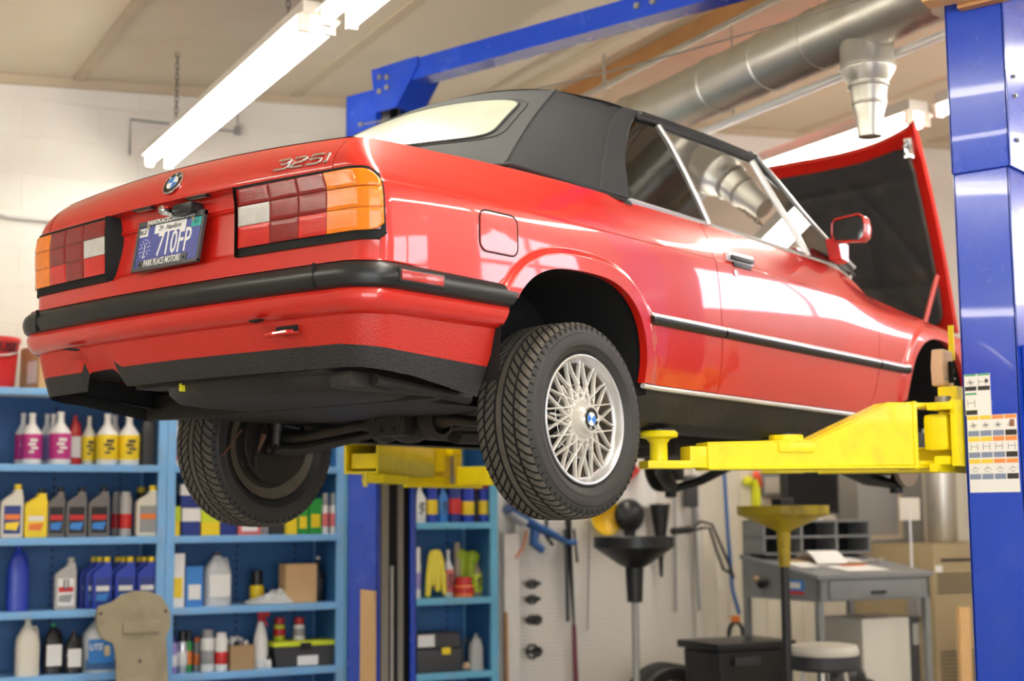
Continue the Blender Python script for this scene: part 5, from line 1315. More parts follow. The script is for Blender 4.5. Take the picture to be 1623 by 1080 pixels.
# items: builder, name, label, category, group, u, v, z, width, height, arguments
ITEMS = [
 (additive, 'additive_bottle', 'long-necked bottle with magenta label, leftmost of the five magenta ones, set back', 'bottle', 'magenta label bottles', 1.233, 7.600, 1.7020, 0.077, 0.262, ('white','magenta','white',)),
 (additive, 'additive_bottle', 'long-necked bottle with magenta label, front left of the magenta ones', 'bottle', 'magenta label bottles', 1.254, 7.470, 1.7020, 0.099, 0.254, ('white','magenta','white',)),
 (additive, 'additive_bottle', 'lilac-tinted long-necked bottle, third from the left on the second shelf', 'bottle', 'magenta label bottles', 1.353, 7.620, 1.7020, 0.078, 0.263, ('white','lilac','white',)),
 (additive, 'additive_bottle', 'lilac-tinted long-necked bottle close behind the right magenta bottle', 'bottle', 'magenta label bottles', 1.371, 7.550, 1.7020, 0.078, 0.259, ('white','lilac','white',)),
 (additive, 'additive_bottle', 'magenta label bottle standing nearest to the red jug', 'bottle', 'magenta label bottles', 1.389, 7.460, 1.7020, 0.104, 0.263, ('white','magenta','white',)),
 (jug, 'oil_jug', 'red plastic oil jug between magenta and yellow label bottles', 'jug', None, 1.482, 7.580, 1.7020, 0.067, 0.254, ('red','red','white',)),
 (additive, 'additive_bottle', 'yellow label bottle just right of the red jug', 'bottle', 'yellow label bottles', 1.547, 7.550, 1.7020, 0.070, 0.251, ('cream','ylab','cream',)),
 (additive, 'additive_bottle', 'yellow label bottle in the middle front', 'bottle', 'yellow label bottles', 1.621, 7.470, 1.7020, 0.107, 0.260, ('white','ylab','white',)),
 (additive, 'additive_bottle', 'yellow label bottle half hidden behind its two front neighbours', 'bottle', 'yellow label bottles', 1.691, 7.620, 1.7020, 0.088, 0.265, ('white','ylab','white',)),
 (additive, 'additive_bottle', 'yellow label bottle rightmost of its row, beside the black jug', 'bottle', 'yellow label bottles', 1.730, 7.470, 1.7020, 0.105, 0.260, ('white','ylab','white',)),
 (jug, 'oil_jug', 'big charcoal jug at the right end of the second shelf', 'jug', None, 1.841, 7.520, 1.7020, 0.088, 0.305, ('dgrey','black',None,)),
 (additive, 'additive_bottle', 'white bottle with pale red label beside the left rear tyre', 'bottle', None, 1.968, 7.470, 1.7020, 0.074, 0.256, ('white','pink','white',)),
 (quart, 'oil_bottle', 'silver-white quart with yellow cap at the left edge of the third shelf', 'bottle', 'oil quarts on the third shelf', 1.168, 7.460, 1.3450, 0.103, 0.260, ('cream','yellow','navy','orange','yellow',)),
 (quart, 'oil_bottle', 'all yellow quart oil bottle', 'bottle', 'oil quarts on the third shelf', 1.280, 7.460, 1.3450, 0.107, 0.239, ('yellow','black','ylab','white','orange',)),
 (quart, 'oil_bottle', 'black-capped grey quart directly right of the yellow one', 'bottle', 'grey quarts', 1.380, 7.480, 1.3450, 0.085, 0.248, ('dsilver','black','black','red','lblue',)),
 (quart, 'oil_bottle', 'black-capped grey quart in the middle of three', 'bottle', 'grey quarts', 1.474, 7.460, 1.3450, 0.098, 0.248, ('dsilver','black','black','red','lblue',)),
 (quart, 'oil_bottle', 'black-capped grey quart rightmost of three', 'bottle', 'grey quarts', 1.583, 7.460, 1.3450, 0.103, 0.249, ('dsilver','black','black','red','lblue',)),
 (can, 'aluminium_bottle', 'slim grey bottle with red band, the one set back', 'bottle', 'slim grey bottles', 1.699, 7.580, 1.3450, 0.047, 0.226, ('grey','grey','red',.1,)),
 (can, 'aluminium_bottle', 'slim silver bottle with red band in front of its twin', 'bottle', 'slim grey bottles', 1.723, 7.480, 1.3450, 0.061, 0.224, ('silver','silver','red',.1,)),
 (can, 'spray_can', 'dark can with mustard cap at the back of the third shelf', 'can', None, 1.849, 7.680, 1.3450, 0.051, 0.254, ('black','yellow','black',.12,)),
 (quart, 'oil_bottle', 'silver-white quart with yellow cap against the blue upright', 'bottle', 'oil quarts on the third shelf', 1.825, 7.460, 1.3450, 0.112, 0.256, ('cream','yellow','grey','orange','grey',)),
 (jug, 'antifreeze_jug', 'tall deep blue jug on the fourth shelf', 'jug', None, 1.214, 7.500, 0.9920, 0.106, 0.325, ('blue','blue',None,)),
 (quart, 'oil_bottle', 'silver quart bottle with a black 1 on its label', 'bottle', None, 1.433, 7.470, 0.9920, 0.103, 0.254, ('silver','silver','white','red','grey',)),
 (quart, 'oil_bottle', 'blue quart with yellow cap, front of the left file', 'bottle', 'blue quarts with yellow caps', 1.609, 7.460, 0.9920, 0.093, 0.254, ('blue','yellow','navy','white','lblue',)),
 (quart, 'oil_bottle', 'blue quart with yellow cap, second of the left file', 'bottle', 'blue quarts with yellow caps', 1.587, 7.530, 0.9920, 0.094, 0.253, ('blue','yellow','navy','white','lblue',)),
 (quart, 'oil_bottle', 'blue quart with yellow cap, back of the left file', 'bottle', 'blue quarts with yellow caps', 1.573, 7.600, 0.9920, 0.094, 0.252, ('blue','yellow','navy','white','lblue',)),
 (quart, 'oil_bottle', 'blue quart with yellow cap, front of the middle file', 'bottle', 'blue quarts with yellow caps', 1.721, 7.460, 0.9920, 0.101, 0.252, ('blue','yellow','navy','white','lblue',)),
 (quart, 'oil_bottle', 'blue quart with yellow cap, second of the middle file', 'bottle', 'blue quarts with yellow caps', 1.702, 7.530, 0.9920, 0.101, 0.251, ('blue','yellow','navy','white','lblue',)),
 (quart, 'oil_bottle', 'blue quart with yellow cap, back of the middle file', 'bottle', 'blue quarts with yellow caps', 1.692, 7.600, 0.9920, 0.102, 0.250, ('blue','yellow','navy','white','lblue',)),
 (quart, 'oil_bottle', 'blue quart with yellow cap, front of the right file', 'bottle', 'blue quarts with yellow caps', 1.829, 7.460, 0.9920, 0.096, 0.250, ('blue','yellow','navy','white','lblue',)),
 (quart, 'oil_bottle', 'blue quart with yellow cap, second of the right file', 'bottle', 'blue quarts with yellow caps', 1.810, 7.530, 0.9920, 0.096, 0.249, ('blue','yellow','navy','white','lblue',)),
 (quart, 'oil_bottle', 'blue quart with yellow cap, back of the right file', 'bottle', 'blue quarts with yellow caps', 1.801, 7.600, 0.9920, 0.096, 0.248, ('blue','yellow','navy','white','lblue',)),
 (jug, 'oil_jug', 'dirty white oil jug on the lower left shelf', 'jug', None, 1.264, 7.470, 0.6840, 0.114, 0.268, ('cream','cream',None,)),
 (jug, 'oil_jug', 'black oil jug with green mark right of the white jug', 'jug', 'black jugs', 1.390, 7.500, 0.6840, 0.096, 0.243, ('black','teal','paper',)),
 (jug, 'oil_jug', 'glossy black oil jug left of the blue washer fluid', 'jug', 'black jugs', 1.481, 7.460, 0.6840, 0.084, 0.205, ('black','black','paper',)),
 (jug, 'washer_fluid_jug', 'clear gallon jug of blue washer fluid', 'jug', None, 1.611, 7.500, 0.6840, 0.163, 0.275, ('clear','clear','lblue','bluegrey',)),
 (box, 'filter_box', 'small yellow carton against the upright, left of the stacked cartons', 'box', 'small cartons', 1.968, 7.470, 1.3450, 0.053, 0.150, ('ylab',None,'lime',)),
 (box, 'filter_box', 'blue and white carton, lower one of the left stack', 'box', 'blue and white cartons', 2.052, 7.480, 1.3450, 0.093, 0.140, ('navy',None,'paper',)),
 (box, 'filter_box', 'blue and white carton, upper one of the left stack', 'box', 'blue and white cartons', 2.046, 7.480, 1.4880, 0.100, 0.120, ('navy',None,'paper',)),
 (box, 'filter_box', 'yellow and lime carton between two blue and white ones', 'box', 'small cartons', 2.153, 7.480, 1.3450, 0.097, 0.133, ('ylab',None,'lime',)),
 (box, 'filter_box', 'blue and white carton partly behind the tyre, on the yellow carton', 'box', 'blue and white cartons', 2.152, 7.480, 1.4880, 0.094, 0.114, ('navy',None,'paper',)),
 (box, 'filter_box', 'blue and white carton right of the yellow and lime one', 'box', 'blue and white cartons', 2.250, 7.480, 1.3450, 0.084, 0.133, ('navy',None,'paper',)),
 (box, 'filter_box', 'red and white patterned carton below the tyre', 'box', 'small cartons', 2.359, 7.480, 1.3450, 0.119, 0.106, ('pink','paper',None,)),
 (box, 'filter_box', 'narrow grey carton right of the red patterned one', 'box', 'small cartons', 2.454, 7.500, 1.3450, 0.044, 0.105, ('grey',None,None,)),
 (box, 'filter_box', 'dark carton in shade below the tyre', 'box', 'small cartons', 2.538, 7.550, 1.3450, 0.075, 0.119, ('dgrey',None,None,)),
 (box, 'filter_box', 'yellow carton left of the green ones', 'box', 'small cartons', 2.597, 7.480, 1.3450, 0.058, 0.141, ('ylab',None,None,)),
 (box, 'filter_box', 'tall yellow and green striped carton', 'box', 'small cartons', 2.660, 7.480, 1.3450, 0.058, 0.171, ('green','ylab',None,)),
 (box, 'filter_box', 'green carton with yellow print beside the white tubes', 'box', 'small cartons', 2.729, 7.480, 1.3450, 0.070, 0.191, ('green','ylab',None,)),
 (can, 'sealant_tube', 'white sealant tube, left of the pair by the upright', 'tube', 'white sealant tubes', 2.788, 7.470, 1.3450, 0.039, 0.218, ('white','grey','pink',.3,)),
 (can, 'sealant_tube', 'white sealant tube, right of the pair by the upright', 'tube', 'white sealant tubes', 2.835, 7.470, 1.3450, 0.039, 0.218, ('white','grey','pink',.3,)),
 (box, 'spray_carton', 'tall white carton with yellow and black stripes', 'box', None, 1.978, 7.460, 0.9850, 0.081, 0.270, ('paper','ylab',None,)),
 (box, 'cleaner_tin', 'blue and white printed tin beside the white carton', 'tin', None, 2.070, 7.460, 0.9850, 0.089, 0.204, ('lblue','paper',None,)),
 (jug, 'solvent_jug', 'cloudy grey square jug in the middle shelf', 'jug', None, 2.207, 7.500, 0.9850, 0.143, 0.275, ('clear','dgrey','paper',)),
 (can, 'small_bottle', 'little black bottle with yellow label behind the crumpled bag', 'bottle', None, 2.454, 7.600, 0.9850, 0.075, 0.169, ('ylab','black','ylab',.45,)),
 (box, 'cardboard_box', 'brown cardboard box beside the dark wine-shaped bottle', 'box', None, 2.654, 7.520, 0.9850, 0.172, 0.203, ('card',None,None,)),
 (additive, 'dark_bottle', 'dark bottle with white cap right of the cardboard box', 'bottle', None, 2.779, 7.550, 0.9850, 0.070, 0.240, ('black','black','white',)),
 (can, 'spray_can', 'purple can at the left end of the lower shelf', 'can', 'cans on the lower shelf', 1.977, 7.470, 0.6550, 0.041, 0.181, ('lilac','navy','white',.15,)),
 (can, 'spray_can', 'white can with broad black lid', 'can', 'cans on the lower shelf', 2.021, 7.460, 0.6550, 0.050, 0.212, ('alu','black','white',.25,)),
 (can, 'spray_can', 'green can with black lid', 'can', 'cans on the lower shelf', 2.064, 7.500, 0.6550, 0.038, 0.207, ('green','black','orange',.25,)),
 (can, 'spray_can', 'grey can with orange print', 'can', 'cans on the lower shelf', 2.122, 7.550, 0.6550, 0.039, 0.169, ('grey','orange','orange',.15,)),
 (can, 'spray_can', 'pale grey can with lighter cap', 'can', 'cans on the lower shelf', 2.154, 7.470, 0.6550, 0.071, 0.212, ('white','grey','grey',.2,)),
 (can, 'spray_can', 'white can with red letters', 'can', 'cans on the lower shelf', 2.224, 7.460, 0.6550, 0.065, 0.193, ('white','white','red',.1,)),
 (box, 'kraft_box', 'open kraft carton of small parts', 'box', None, 2.330, 7.480, 0.6550, 0.127, 0.123, ('kraft',None,None,)),
 (can, 'small_bottle', 'tiny white bottle at the foot of the spray bottle', 'bottle', None, 2.478, 7.460, 0.6550, 0.030, 0.063, ('white','black','white',.3,)),
 (additive, 'additive_bottle', 'white bottle with pointed top next to the post', 'bottle', 'cans on the top teal shelf', 3.338, 7.460, 1.4000, 0.071, 0.226, ('white','paper','red',)),
 (can, 'spray_can', 'blue can with yellow badge beside the white bottle', 'can', 'cans on the top teal shelf', 3.414, 7.460, 1.4000, 0.064, 0.248, ('blue','blue','ylab',.2,)),
 (additive, 'additive_bottle', 'light blue bottle between two blue cans', 'bottle', 'cans on the top teal shelf', 3.485, 7.470, 1.4000, 0.064, 0.234, ('lblue','lblue','white',)),
 (can, 'spray_can', 'navy can with red disc and white cap', 'can', 'cans on the top teal shelf', 3.553, 7.460, 1.4000, 0.076, 0.262, ('navy','white','redl',.2,)),
 (can, 'spray_can', 'blue can with two yellow rings', 'can', 'cans on the top teal shelf', 3.635, 7.460, 1.4000, 0.077, 0.231, ('blue','blue','ylab',.15,)),
 (can, 'spray_can', 'slim dark can beside the two-ringed blue can', 'can', 'cans on the top teal shelf', 3.711, 7.500, 1.4000, 0.031, 0.214, ('dgrey','red','dgrey',.15,)),
 (can, 'spray_can', 'blue can with yellow and red top near the right upright', 'can', 'cans on the top teal shelf', 3.737, 7.460, 1.4000, 0.059, 0.239, ('blue','red','ylab',.2,)),
 (can, 'small_bottle', 'stubby white bottle at the left of the glove shelf', 'bottle', 'glove shelf bottles', 3.330, 7.470, 0.9850, 0.041, 0.279, ('white','white','lilac',.3,)),
 (additive, 'additive_bottle', 'white squeeze bottle with red print right of the yellow gloves', 'bottle', 'glove shelf bottles', 3.532, 7.500, 0.9850, 0.061, 0.262, ('white','pink','white',)),
 (can, 'rubber_tube', 'tan rubber tube standing upright', 'tube', 'glove shelf bottles', 3.612, 7.550, 0.9850, 0.043, 0.302, ('tan','tan','tan',.1,)),
 (can, 'grease_tub', 'small red and orange tub', 'tub', None, 3.610, 7.460, 0.9850, 0.114, 0.110, ('orange','red','red',.4,)),
 (additive, 'additive_bottle', 'olive bottle at the right end of the glove shelf', 'bottle', 'glove shelf bottles', 3.736, 7.550, 0.9850, 0.067, 0.207, ('tan','lime','tan',)),
 (jug, 'coolant_flask', 'grey flask near the right end of the bottom teal shelf', 'bottle', None, 3.688, 7.470, 0.5800, 0.084, 0.198, ('silver','grey',None,)),
]

for (fn, nm, lb, ct, gr, u, v, z, w, h, ar) in ITEMS:
    t = bthing(nm, lb, ct, u, v, z, 0, gr); fn(t, w, h, *ar)
    if '1 on its label' in lb:
        q = MB(); q.box(-w*.12, w*.12, -w*.275-.0046, -w*.275-.0034, h*.40, h*.58); pt = q.build('number_panel', P['black'], t, smooth=0)
        text('label_number', '1', h*.20, P['white'], t, (0, -w*.275-.0052, h*.49), rot=(pi/2, 0, 0), sx=1.1, bold=.0015)
    if 'washer fluid' in lb:
        text('label_lettering', 'UTE', h*.16, P['paper'], t, (-w*.17, -w*.375-.0035, h*.44), rot=(pi/2, 0, 0), sx=.8, shear=.25, bold=.001)
# =================================================================== HAND-BUILT SHELF ITEMS
t = bthing('bucket', 'red plastic bucket with black lettering on top of the left shelving unit', 'bucket', 1.07, 7.55, 2.076)
m = MB(); m.lathe([(0, 0), (.100, 0), (.104, .01), (.122, .225), (.130, .228), (.130, .25), (.124, .252), (.118, .235), (.10, .02), (0, .02)], 32); m.build('pail', P['red'], t)
m = MB(); m.tube([(.128*cos(a), .128*sin(a)-.0, .215-.06*sin(-a)*(1 if a > pi else 0)) for a in rng(pi, 2*pi, 20)], .004, 6); m.build('handle', P['white'], t)
text('bucket_lettering', 'USE', .058, P['black'], t, (.055, -.121, .195), rot=(radians(97), 0, radians(22)), bold=.002)
t = bthing('cardboard_box', 'brown cardboard box with white labels beside the red bucket', 'box', 1.37, 7.56, 2.076, radians(14))
m = MB(); m.box(-.13, .15, -.11, .12, 0, .215, bev=.003); m.build('carton', P['card'], t, smooth=0)
L_(None, t, -.01, .13, .03, .165, -.111, P['paper'])
q = MB(); q.box(-.1312, -.1302, -.085, .03, .03, .14); q.build('paper_label', P['paper'], t, smooth=0)
t = bthing('undertray', 'large khaki moulded panel leaning against the left shelves', 'vehicle undertray', 1.712, 7.12, .285)
m = MB()
out_ = [(-.085, -.3), (-.09, .50), (-.105, .56), (-.150, .58), (-.175, .62), (-.185, .67), (-.178, .735), (-.11, .755), (-.06, .79), (0, .805), (.07, .80), (.125, .775), (.155, .73), (.168, .70), (.172, .63), (.160, .60), (.150, .58), (.158, .40), (.165, .2), (.165, -.3)]
m.prism([(x, z+.0) for x, z in out_], -.012, .012, axis='y')
for (x0, x1, z0, z1) in ((-.06, .12, .60, .66), (-.07, .10, .10, .40), (-.15, -.12, .50, .55)): m.box(x0, x1, -.030, -.008, z0, z1, bev=.012)
m.xform(Matrix.Rotation(radians(-6), 4, 'X')); m.build('moulded_panel', P['kleb'], t, smooth=20, bev=.006)
m = MB()
for x, z in ((-.165, .70), (.145, .70), (.02, .47)): m.lathe([(0, -.016), (.007, -.016), (.007, -.01)], 10, axis='y', c=(x, z*.105-.01, z))
m.build('fixing_hole', P['black'], t)
# crumpled bag
m = MB(); random.seed(3)
def crump(u, w):
    x = -.12+.25*u; h = (.012+.075*u**1.3)*sin(pi*min(1, w*1.0))*(1 if u < .95 else .5)
    return (x, -.06+.13*w, max(.0, h*(1+.35*random.uniform(-1, 1)))+.001)
m.grid(crump, rng(0, 1, 16), rng(0, 1, 10)); o = m.build('plastic_bag', P['clear'], None, smooth=10); o.location = B(2.47, 7.50, .986); o.rotation_euler = (0, 0, HB); tag(o, 'crumpled clear plastic bag lying before the little yellow label bottle', 'plastic bag')
t = bthing('spray_bottle', 'white spray bottle with red trigger on the lower shelf', 'spray bottle', 2.443, 7.49, .656)
m = MB(); m.lathe([(0, 0), (.036, 0), (.039, .006), (.039, .11), (.034, .16), (.018, .225), (.013, .24), (0, .24)], 22); m.build('bottle', P['white'], t)
m = MB(); m.lathe([(.016, .238), (.017, .255), (.013, .262), (0, .262)], 14); m.box(-.018, .045, -.011, .011, .262, .292, bev=.004); m.prism([(.012, .262), (.022, .262), (.035, .215), (.028, .212)], -.007, .007, axis='y'); m.build('trigger', P['red'], t)
m = MB(); m.lathe([(.039, .04), (.0397, .04), (.0397, .11), (.039, .11)], 22); m.build('label_print', P['paper'], t)
t = bthing('toolbox', 'charcoal toolbox with a lime green lid', 'toolbox', 2.672, 7.53, .656)
m = MB(); m.prism([(-.155, 0), (.155, 0), (.17, .105), (-.17, .105)], -.09, .09, axis='y'); m.build('case', P['dgrey'], t, smooth=0, bev=.006)
m = MB(); m.box(-.175, .175, -.095, .095, .104, .130, bev=.008); m.build('lid', P['lime'], t)
m = MB(); m.box(-.03, .03, -.103, -.093, .085, .122, bev=.003); m.build('latch', P['black'], t)
L_(None, t, -.045, .07, .005, .055, -.094, P['paper'])
for (u, v, lab) in ((2.668, 7.53, 'white can with red cap standing on the lime lidded toolbox'), (2.575, 7.58, 'dark red capped can on the toolbox beside the spray bottle')):
    t = bthing('spray_can', lab, 'can', u, v, .787, 0); can(t, .062, .118, 'white' if u > 2.6 else 'lime', 'red', 'grey' if u > 2.6 else 'red', .32)
m = MB()
for k in range(16):
    x, y, z = random.uniform(-.07, .07), random.uniform(-.04, .04), random.uniform(0, .035)
    m.box(x-.008, x+.008, y-.005, y+.005, z-.004, z+.014, 0, 0, Matrix.Rotation(random.uniform(0, 1), 4, 'Z'))
o = m.build('small_part_pile', SATIN, None); o.location = B(2.31, 7.48, .777); o.rotation_euler = (0, 0, HB); tag(o, 'heap of small metal parts in the open kraft carton', 'hardware', kind='stuff')
# things on the bottom row under the second unit
for (u, w, h, mt, lb) in ((2.12, .12, .16, 'grey', 'grey lump in shadow below the lower shelf'), (2.62, .14, .2, 'clear', 'cloudy jug in shadow below the toolbox')):
    t = bthing('jug', lb, 'jug', u, 7.50, .331); jug(t, w, h, mt, 'red', None)
# gloves
t = bthing('rubber_gloves', 'yellow rubber gloves hanging over the glove shelf edge', 'gloves', 3.425, 7.44, .992)
m = MB()
for (x, top, bot, r) in ((-.05, .22, .0, .016), (-.02, .25, .06, .018), (.01, .255, .03, .018), (.035, .24, .10, .017), (.05, .20, .012, .015)):
    m.tube([(x*.4, .0, top), (x*.8, -.012, (top+bot)/2+.02), (x, -.010, bot+.01), (x+.006, -.006, bot)], [r*1.4, r*1.3, r, r*.5], 8)
m.ball((0, .0, .21), .05, sc=(.9, .5, 1)); m.build('glove_fingers', mat('yellow_rubber', (.75, .62, .04), .45, var=.12, vscale=14), t)
t = bthing('rubber_gloves', 'lime green gloves bunched at the right of the glove shelf', 'gloves', 3.665, 7.55, .986)
m = MB(); m.ball((-.03, 0, .23), .045, sc=(1, .7, .8)); m.ball((.04, -.01, .215), .05, sc=(.9, .7, .8)); m.tube([(-.02, 0, .22), (-.03, .02, .0)], [.03, .036], 10); m.tube([(.03, 0, .20), (.035, .02, .0)], [.03, .036], 10); m.build('glove_bunch', mat('lime_rubber', (.35, .48, .02), .5, var=.25, vscale=10), t)
# black toolbox
t = bthing('toolbox', 'black toolbox with yellow latch and a white paper on its lid', 'toolbox', 3.452, 7.53, .581)
m = MB(); m.box(-.135, .135, -.09, .09, 0, .125, bev=.008); m.build('case', P['dgrey'], t)
m = MB(); m.prism([(-.138, .127), (.138, .127), (.128, .215), (-.128, .215)], -.085, .085, axis='y'); m.build('lid', P['dgrey'], t, smooth=0, bev=.01)
m = MB(); m.box(.012, .062, -.100, -.089, .095, .132, bev=.004); m.build('latch', P['yellow'], t)
m = MB(); m.box(-.13, -.03, -.0875, -.0855, .140, .205); m.build('paper_sheet', P['paper'], t, smooth=0)
m = MB(); m.ball((0, 0, .022), .022); o = m.build('wooden_knob', SKIN, None); o.location = B(3.625, 7.47, .581); tag(o, 'small round wooden knob between black toolbox and grey flask', 'knob')
m = MB(); m.tube([(.03*cos(a), .0, .07+.07*sin(a)) for a in rng(-pi/2, 1.5*pi, 24)[:-1]], .003, 5, closed=True); o = m.build('twine_loop', P['kraft'], None); o.location = B(3.69, 7.60, .581+.21*0+.0); o.location.z = .60; tag(o, 'loop of brown twine standing behind the grey flask', 'twine')

# =================================================================== RIGHT OF THE SHELVES
GREYP = cm('grey_pipe_paint', (.26, .25, .25)); WB = mat('white_board', (.74, .71, .64), .6, var=.06, dirt=(.5, .45, .38), dscale=5, damt=.3)
m = MB(); m.tube([(0, 0, 0), (0, 0, ceilz(3.95))], .036, 16); o = m.build('standpipe', GREYP, None); o.location = B(3.87, 7.62, 0); tag(o, 'grey vertical pipe between teal shelves and white board', 'pipe')
m = MB(); m.tube([(0, 0, 0), (-.01, .0, .88)], .011, 8); o = m.build('broom_handle', WOOD, None); o.location = B(3.955, 7.60, 0); tag(o, 'orange-brown wooden stick standing beside the grey vertical pipe', 'stick')
m = MB(); m.box(-.05, .05, -.012, .012, 0, 1.33); o = m.build('white_plank', WB, None, smooth=0); o.location = B(4.045, 7.72, 0); o.rotation_euler = (0, 0, HB); tag(o, 'narrow white upright plank left of the pegboard', 'plank')
m = MB(); m.box(0, 1.22, -.010, .0, .05, 2.45); o = m.build('pegboard', PEG, None, smooth=0); o.location = B(4.11, 7.80, 0); o.rotation_euler = (0, 0, HB); tag(o, 'white perforated pegboard carrying funnels and hoses', 'pegboard')
m = MB()
for i in range(24): m.box(5.50+i*.1, 5.50+i*.1+.096, -.012, 0, .0, 2.45)
bstruct('trim_30', m, PANEL, 0, 7.845)
for n_, (u, w) in enumerate(((5.345, .035), (5.45, .06))):
    m = MB(); m.box(u-w/2, u+w/2, -.035, 0, 0, 2.45); bstruct('trim_%d' % (31+n_), m, WB, 0, 7.845)
def hang(name, label, cat, u, v, z, group=None): return bthing(name, label, cat, u, v, z, 0, group)
BT = cm('tool_blue', (.03, .12, .36))
t = hang('puller_tool', 'blue clamp tool with plastic-wrapped end hung at the upper left of the pegboard', 'tool', 4.22, 7.70, 1.33)
m = MB(); m.tube([(-.20, 0, .15), (-.02, 0, .04), (.10, 0, -.01), (.20, 0, -.06)], [.07, .055, .045, .028], 10, flat=.5); m.tube([(-.02, 0, .03), (-.03, 0, -.06), (.03, 0, -.10)], [.032, .028, .024], 8); m.tube([(.20, 0, -.06), (.26, 0, -.055)], .018, 8); m.build('tool_body', BT, t)
m = MB(); m.tube([(.06, 0, .15), (.055, 0, -.02), (.10, 0, -.07)], .012, 8); m.build('hook', P['black'], t)
m = MB(); m.tube([(-.20, 0, .13), (-.10, -.01, .06)], [.06, .055], 10, flat=.5); m.build('plastic_wrap', P['clear'], t)
m = MB(); m.tube([(-.08, 0, .02), (-.10, 0, -.08), (-.15, 0, -.14)], .006, 6); o2 = m.build('orange_lead', P['orange'], t)
for k, z in enumerate((1.03, .94, .82, .635)):
    t = hang('hose_clamp', ['topmost black clamp in the column below the blue tool', 'second black clamp from the top below the blue tool', 'double black clamp, third from the top', 'lowest coiled black clamp by the white plank'][k], 'clamp', 4.19, 7.72, z, 'black clamps on the pegboard')
    m = MB(); m.tube([(.035*cos(a), .01, .028*sin(a)*(1.4 if k == 3 else .8)) for a in rng(0, 2*pi, 18)[:-1]], .008, 6, closed=True); m.tube([(-.05, 0, .0), (.045, -.01, .004)], .012, 8)
    if k > 1: m.tube([(.02+.03*cos(a), -.01, .024*sin(a)) for a in rng(0, 2*pi, 18)[:-1]], .008, 6, closed=True)
    m.tube([(-.03, 0, .01), (-.03, .07, .01)], .003, 6); m.build('clamp_band', P['black'], t)
t = hang('pry_bar', 'long tool with black top and dark red grip hanging on the pegboard', 'tool', 4.455, 7.73, .40)
m = MB(); m.tube([(.03, 0, 0), (.02, 0, .38)], [.018, .014], 8); m.build('grip', cm('dark_red_grip', (.16, .015, .03)), t)
m = MB(); m.tube([(.02, 0, .36), (0, 0, .80), (-.01, 0, 1.02)], [.012, .022, .03], 8, flat=.5); m.tube([(-.02, 0, .40), (-.03, 0, .95)], .012, 6); m.tube([(.03, 0, .95), (.05, 0, .75)], .008, 6); m.tube([(0, 0, .98), (0, .06, .98)], .004, 6); m.build('shaft', P['black'], t)
t = hang('funnel', 'yellow funnel hanging on the pegboard by the rear tyre', 'funnel', 4.70, 7.72, 1.42, 'funnels on the pegboard')
m = MB(); m.lathe([(.105, -.03), (.11, -.03), (.11, -.02), (.03, .03), (.014, .06), (0, .06)], 28, axis='y'); m.build('cone', P['yellow'], t)
m = MB(); m.lathe([(.10, -.022), (.028, .02), (0, .03)], 28, axis='y'); m.build('cone_inside', mat('yellow_inside', (.75, .45, .01), .4, var=.05), t)
t = hang('funnel', 'round black bowl funnel hanging above the wide black drain pan', 'funnel', 4.85, 7.68, 1.42, 'funnels on the pegboard')
m = MB(); m.ball((0, 0, .01), .105, sc=(1, .55, 1)); m.tube([(0, .0, -.08), (0, .0, -.17)], [.04, .03], 14); m.build('cone', P['black'], t)
t = hang('funnel', 'long narrow black funnel right of the round black one', 'funnel', 5.09, 7.70, 1.05, 'funnels on the pegboard')
m = MB(); m.lathe([(0, 0), (.010, 0), (.016, .12), (.030, .20), (.060, .42), (.064, .45), (.06, .45), (.02, .2)], 20); m.tube([(0, 0, .44), (0, .05, .47)], .003, 6); m.build('cone', P['black'], t)
# drain pans on stands
def drain(name, label, u, v, zr, R_, dep, colm, polem, pole_r, neck):
    t = bthing(name, label, 'oil drain', u, v, 0, 0)
    m = MB(); m.lathe([(R_*.98, zr-.004), (R_, zr), (R_, zr-dep*.35), (R_*.93, zr-dep*.42), (neck*1.6, zr-dep*.95), (neck, zr-dep*1.05), (neck*.8, zr-dep*1.35-(.14 if 'black' in label else 0)), (neck*.5, zr-dep*1.35-(.14 if 'black' in label else 0)), (neck*.8, zr-dep), (R_*.9, zr-dep*.38), (R_*.98, zr-.004)], 36); m.build('pan', colm, t, smooth=25)
    m = MB(); m.tube([(0, 0, .06), (0, 0, zr-dep*1.2)], pole_r, 12); m.build('pole', polem, t)
    m = MB(); m.lathe([(0, .02), (.14, .02), (.15, .05), (.12, .09), (pole_r, .11)], 24); 
    for k in range(3): m.ball((.12*cos(k*2.1), .12*sin(k*2.1), .02), .02)
    m.build('base', polem, t)
    return t
drain('drain_pan_stand', 'wide black funnel-shaped drain pan on a thin grey pole before the pegboard', 4.385, 6.9, 1.313, .222, .16, P['black'], mat('dull_pole', (.42, .41, .38), .4, metal=.5), .020, .052)
YD = mat('oily_yellow', (.52, .38, .01), .4, var=.25, vscale=8, dirt=(.12, .06, .01), dscale=7, damt=.7)
td = drain('drain_pan_stand', 'oily yellow drain pan on a black pole before the grey desk', 4.715, 6.0, 1.474, .232, .125, YD, P['black'], .024, .035)
m = MB(); m.box(-.042, .042, -.04, .04, 1.45, 1.512, bev=.006); m.tube([(0, 0, 1.2), (0, 0, 1.46)], .015, 8); m.build('strainer_cap', P['black'], td)
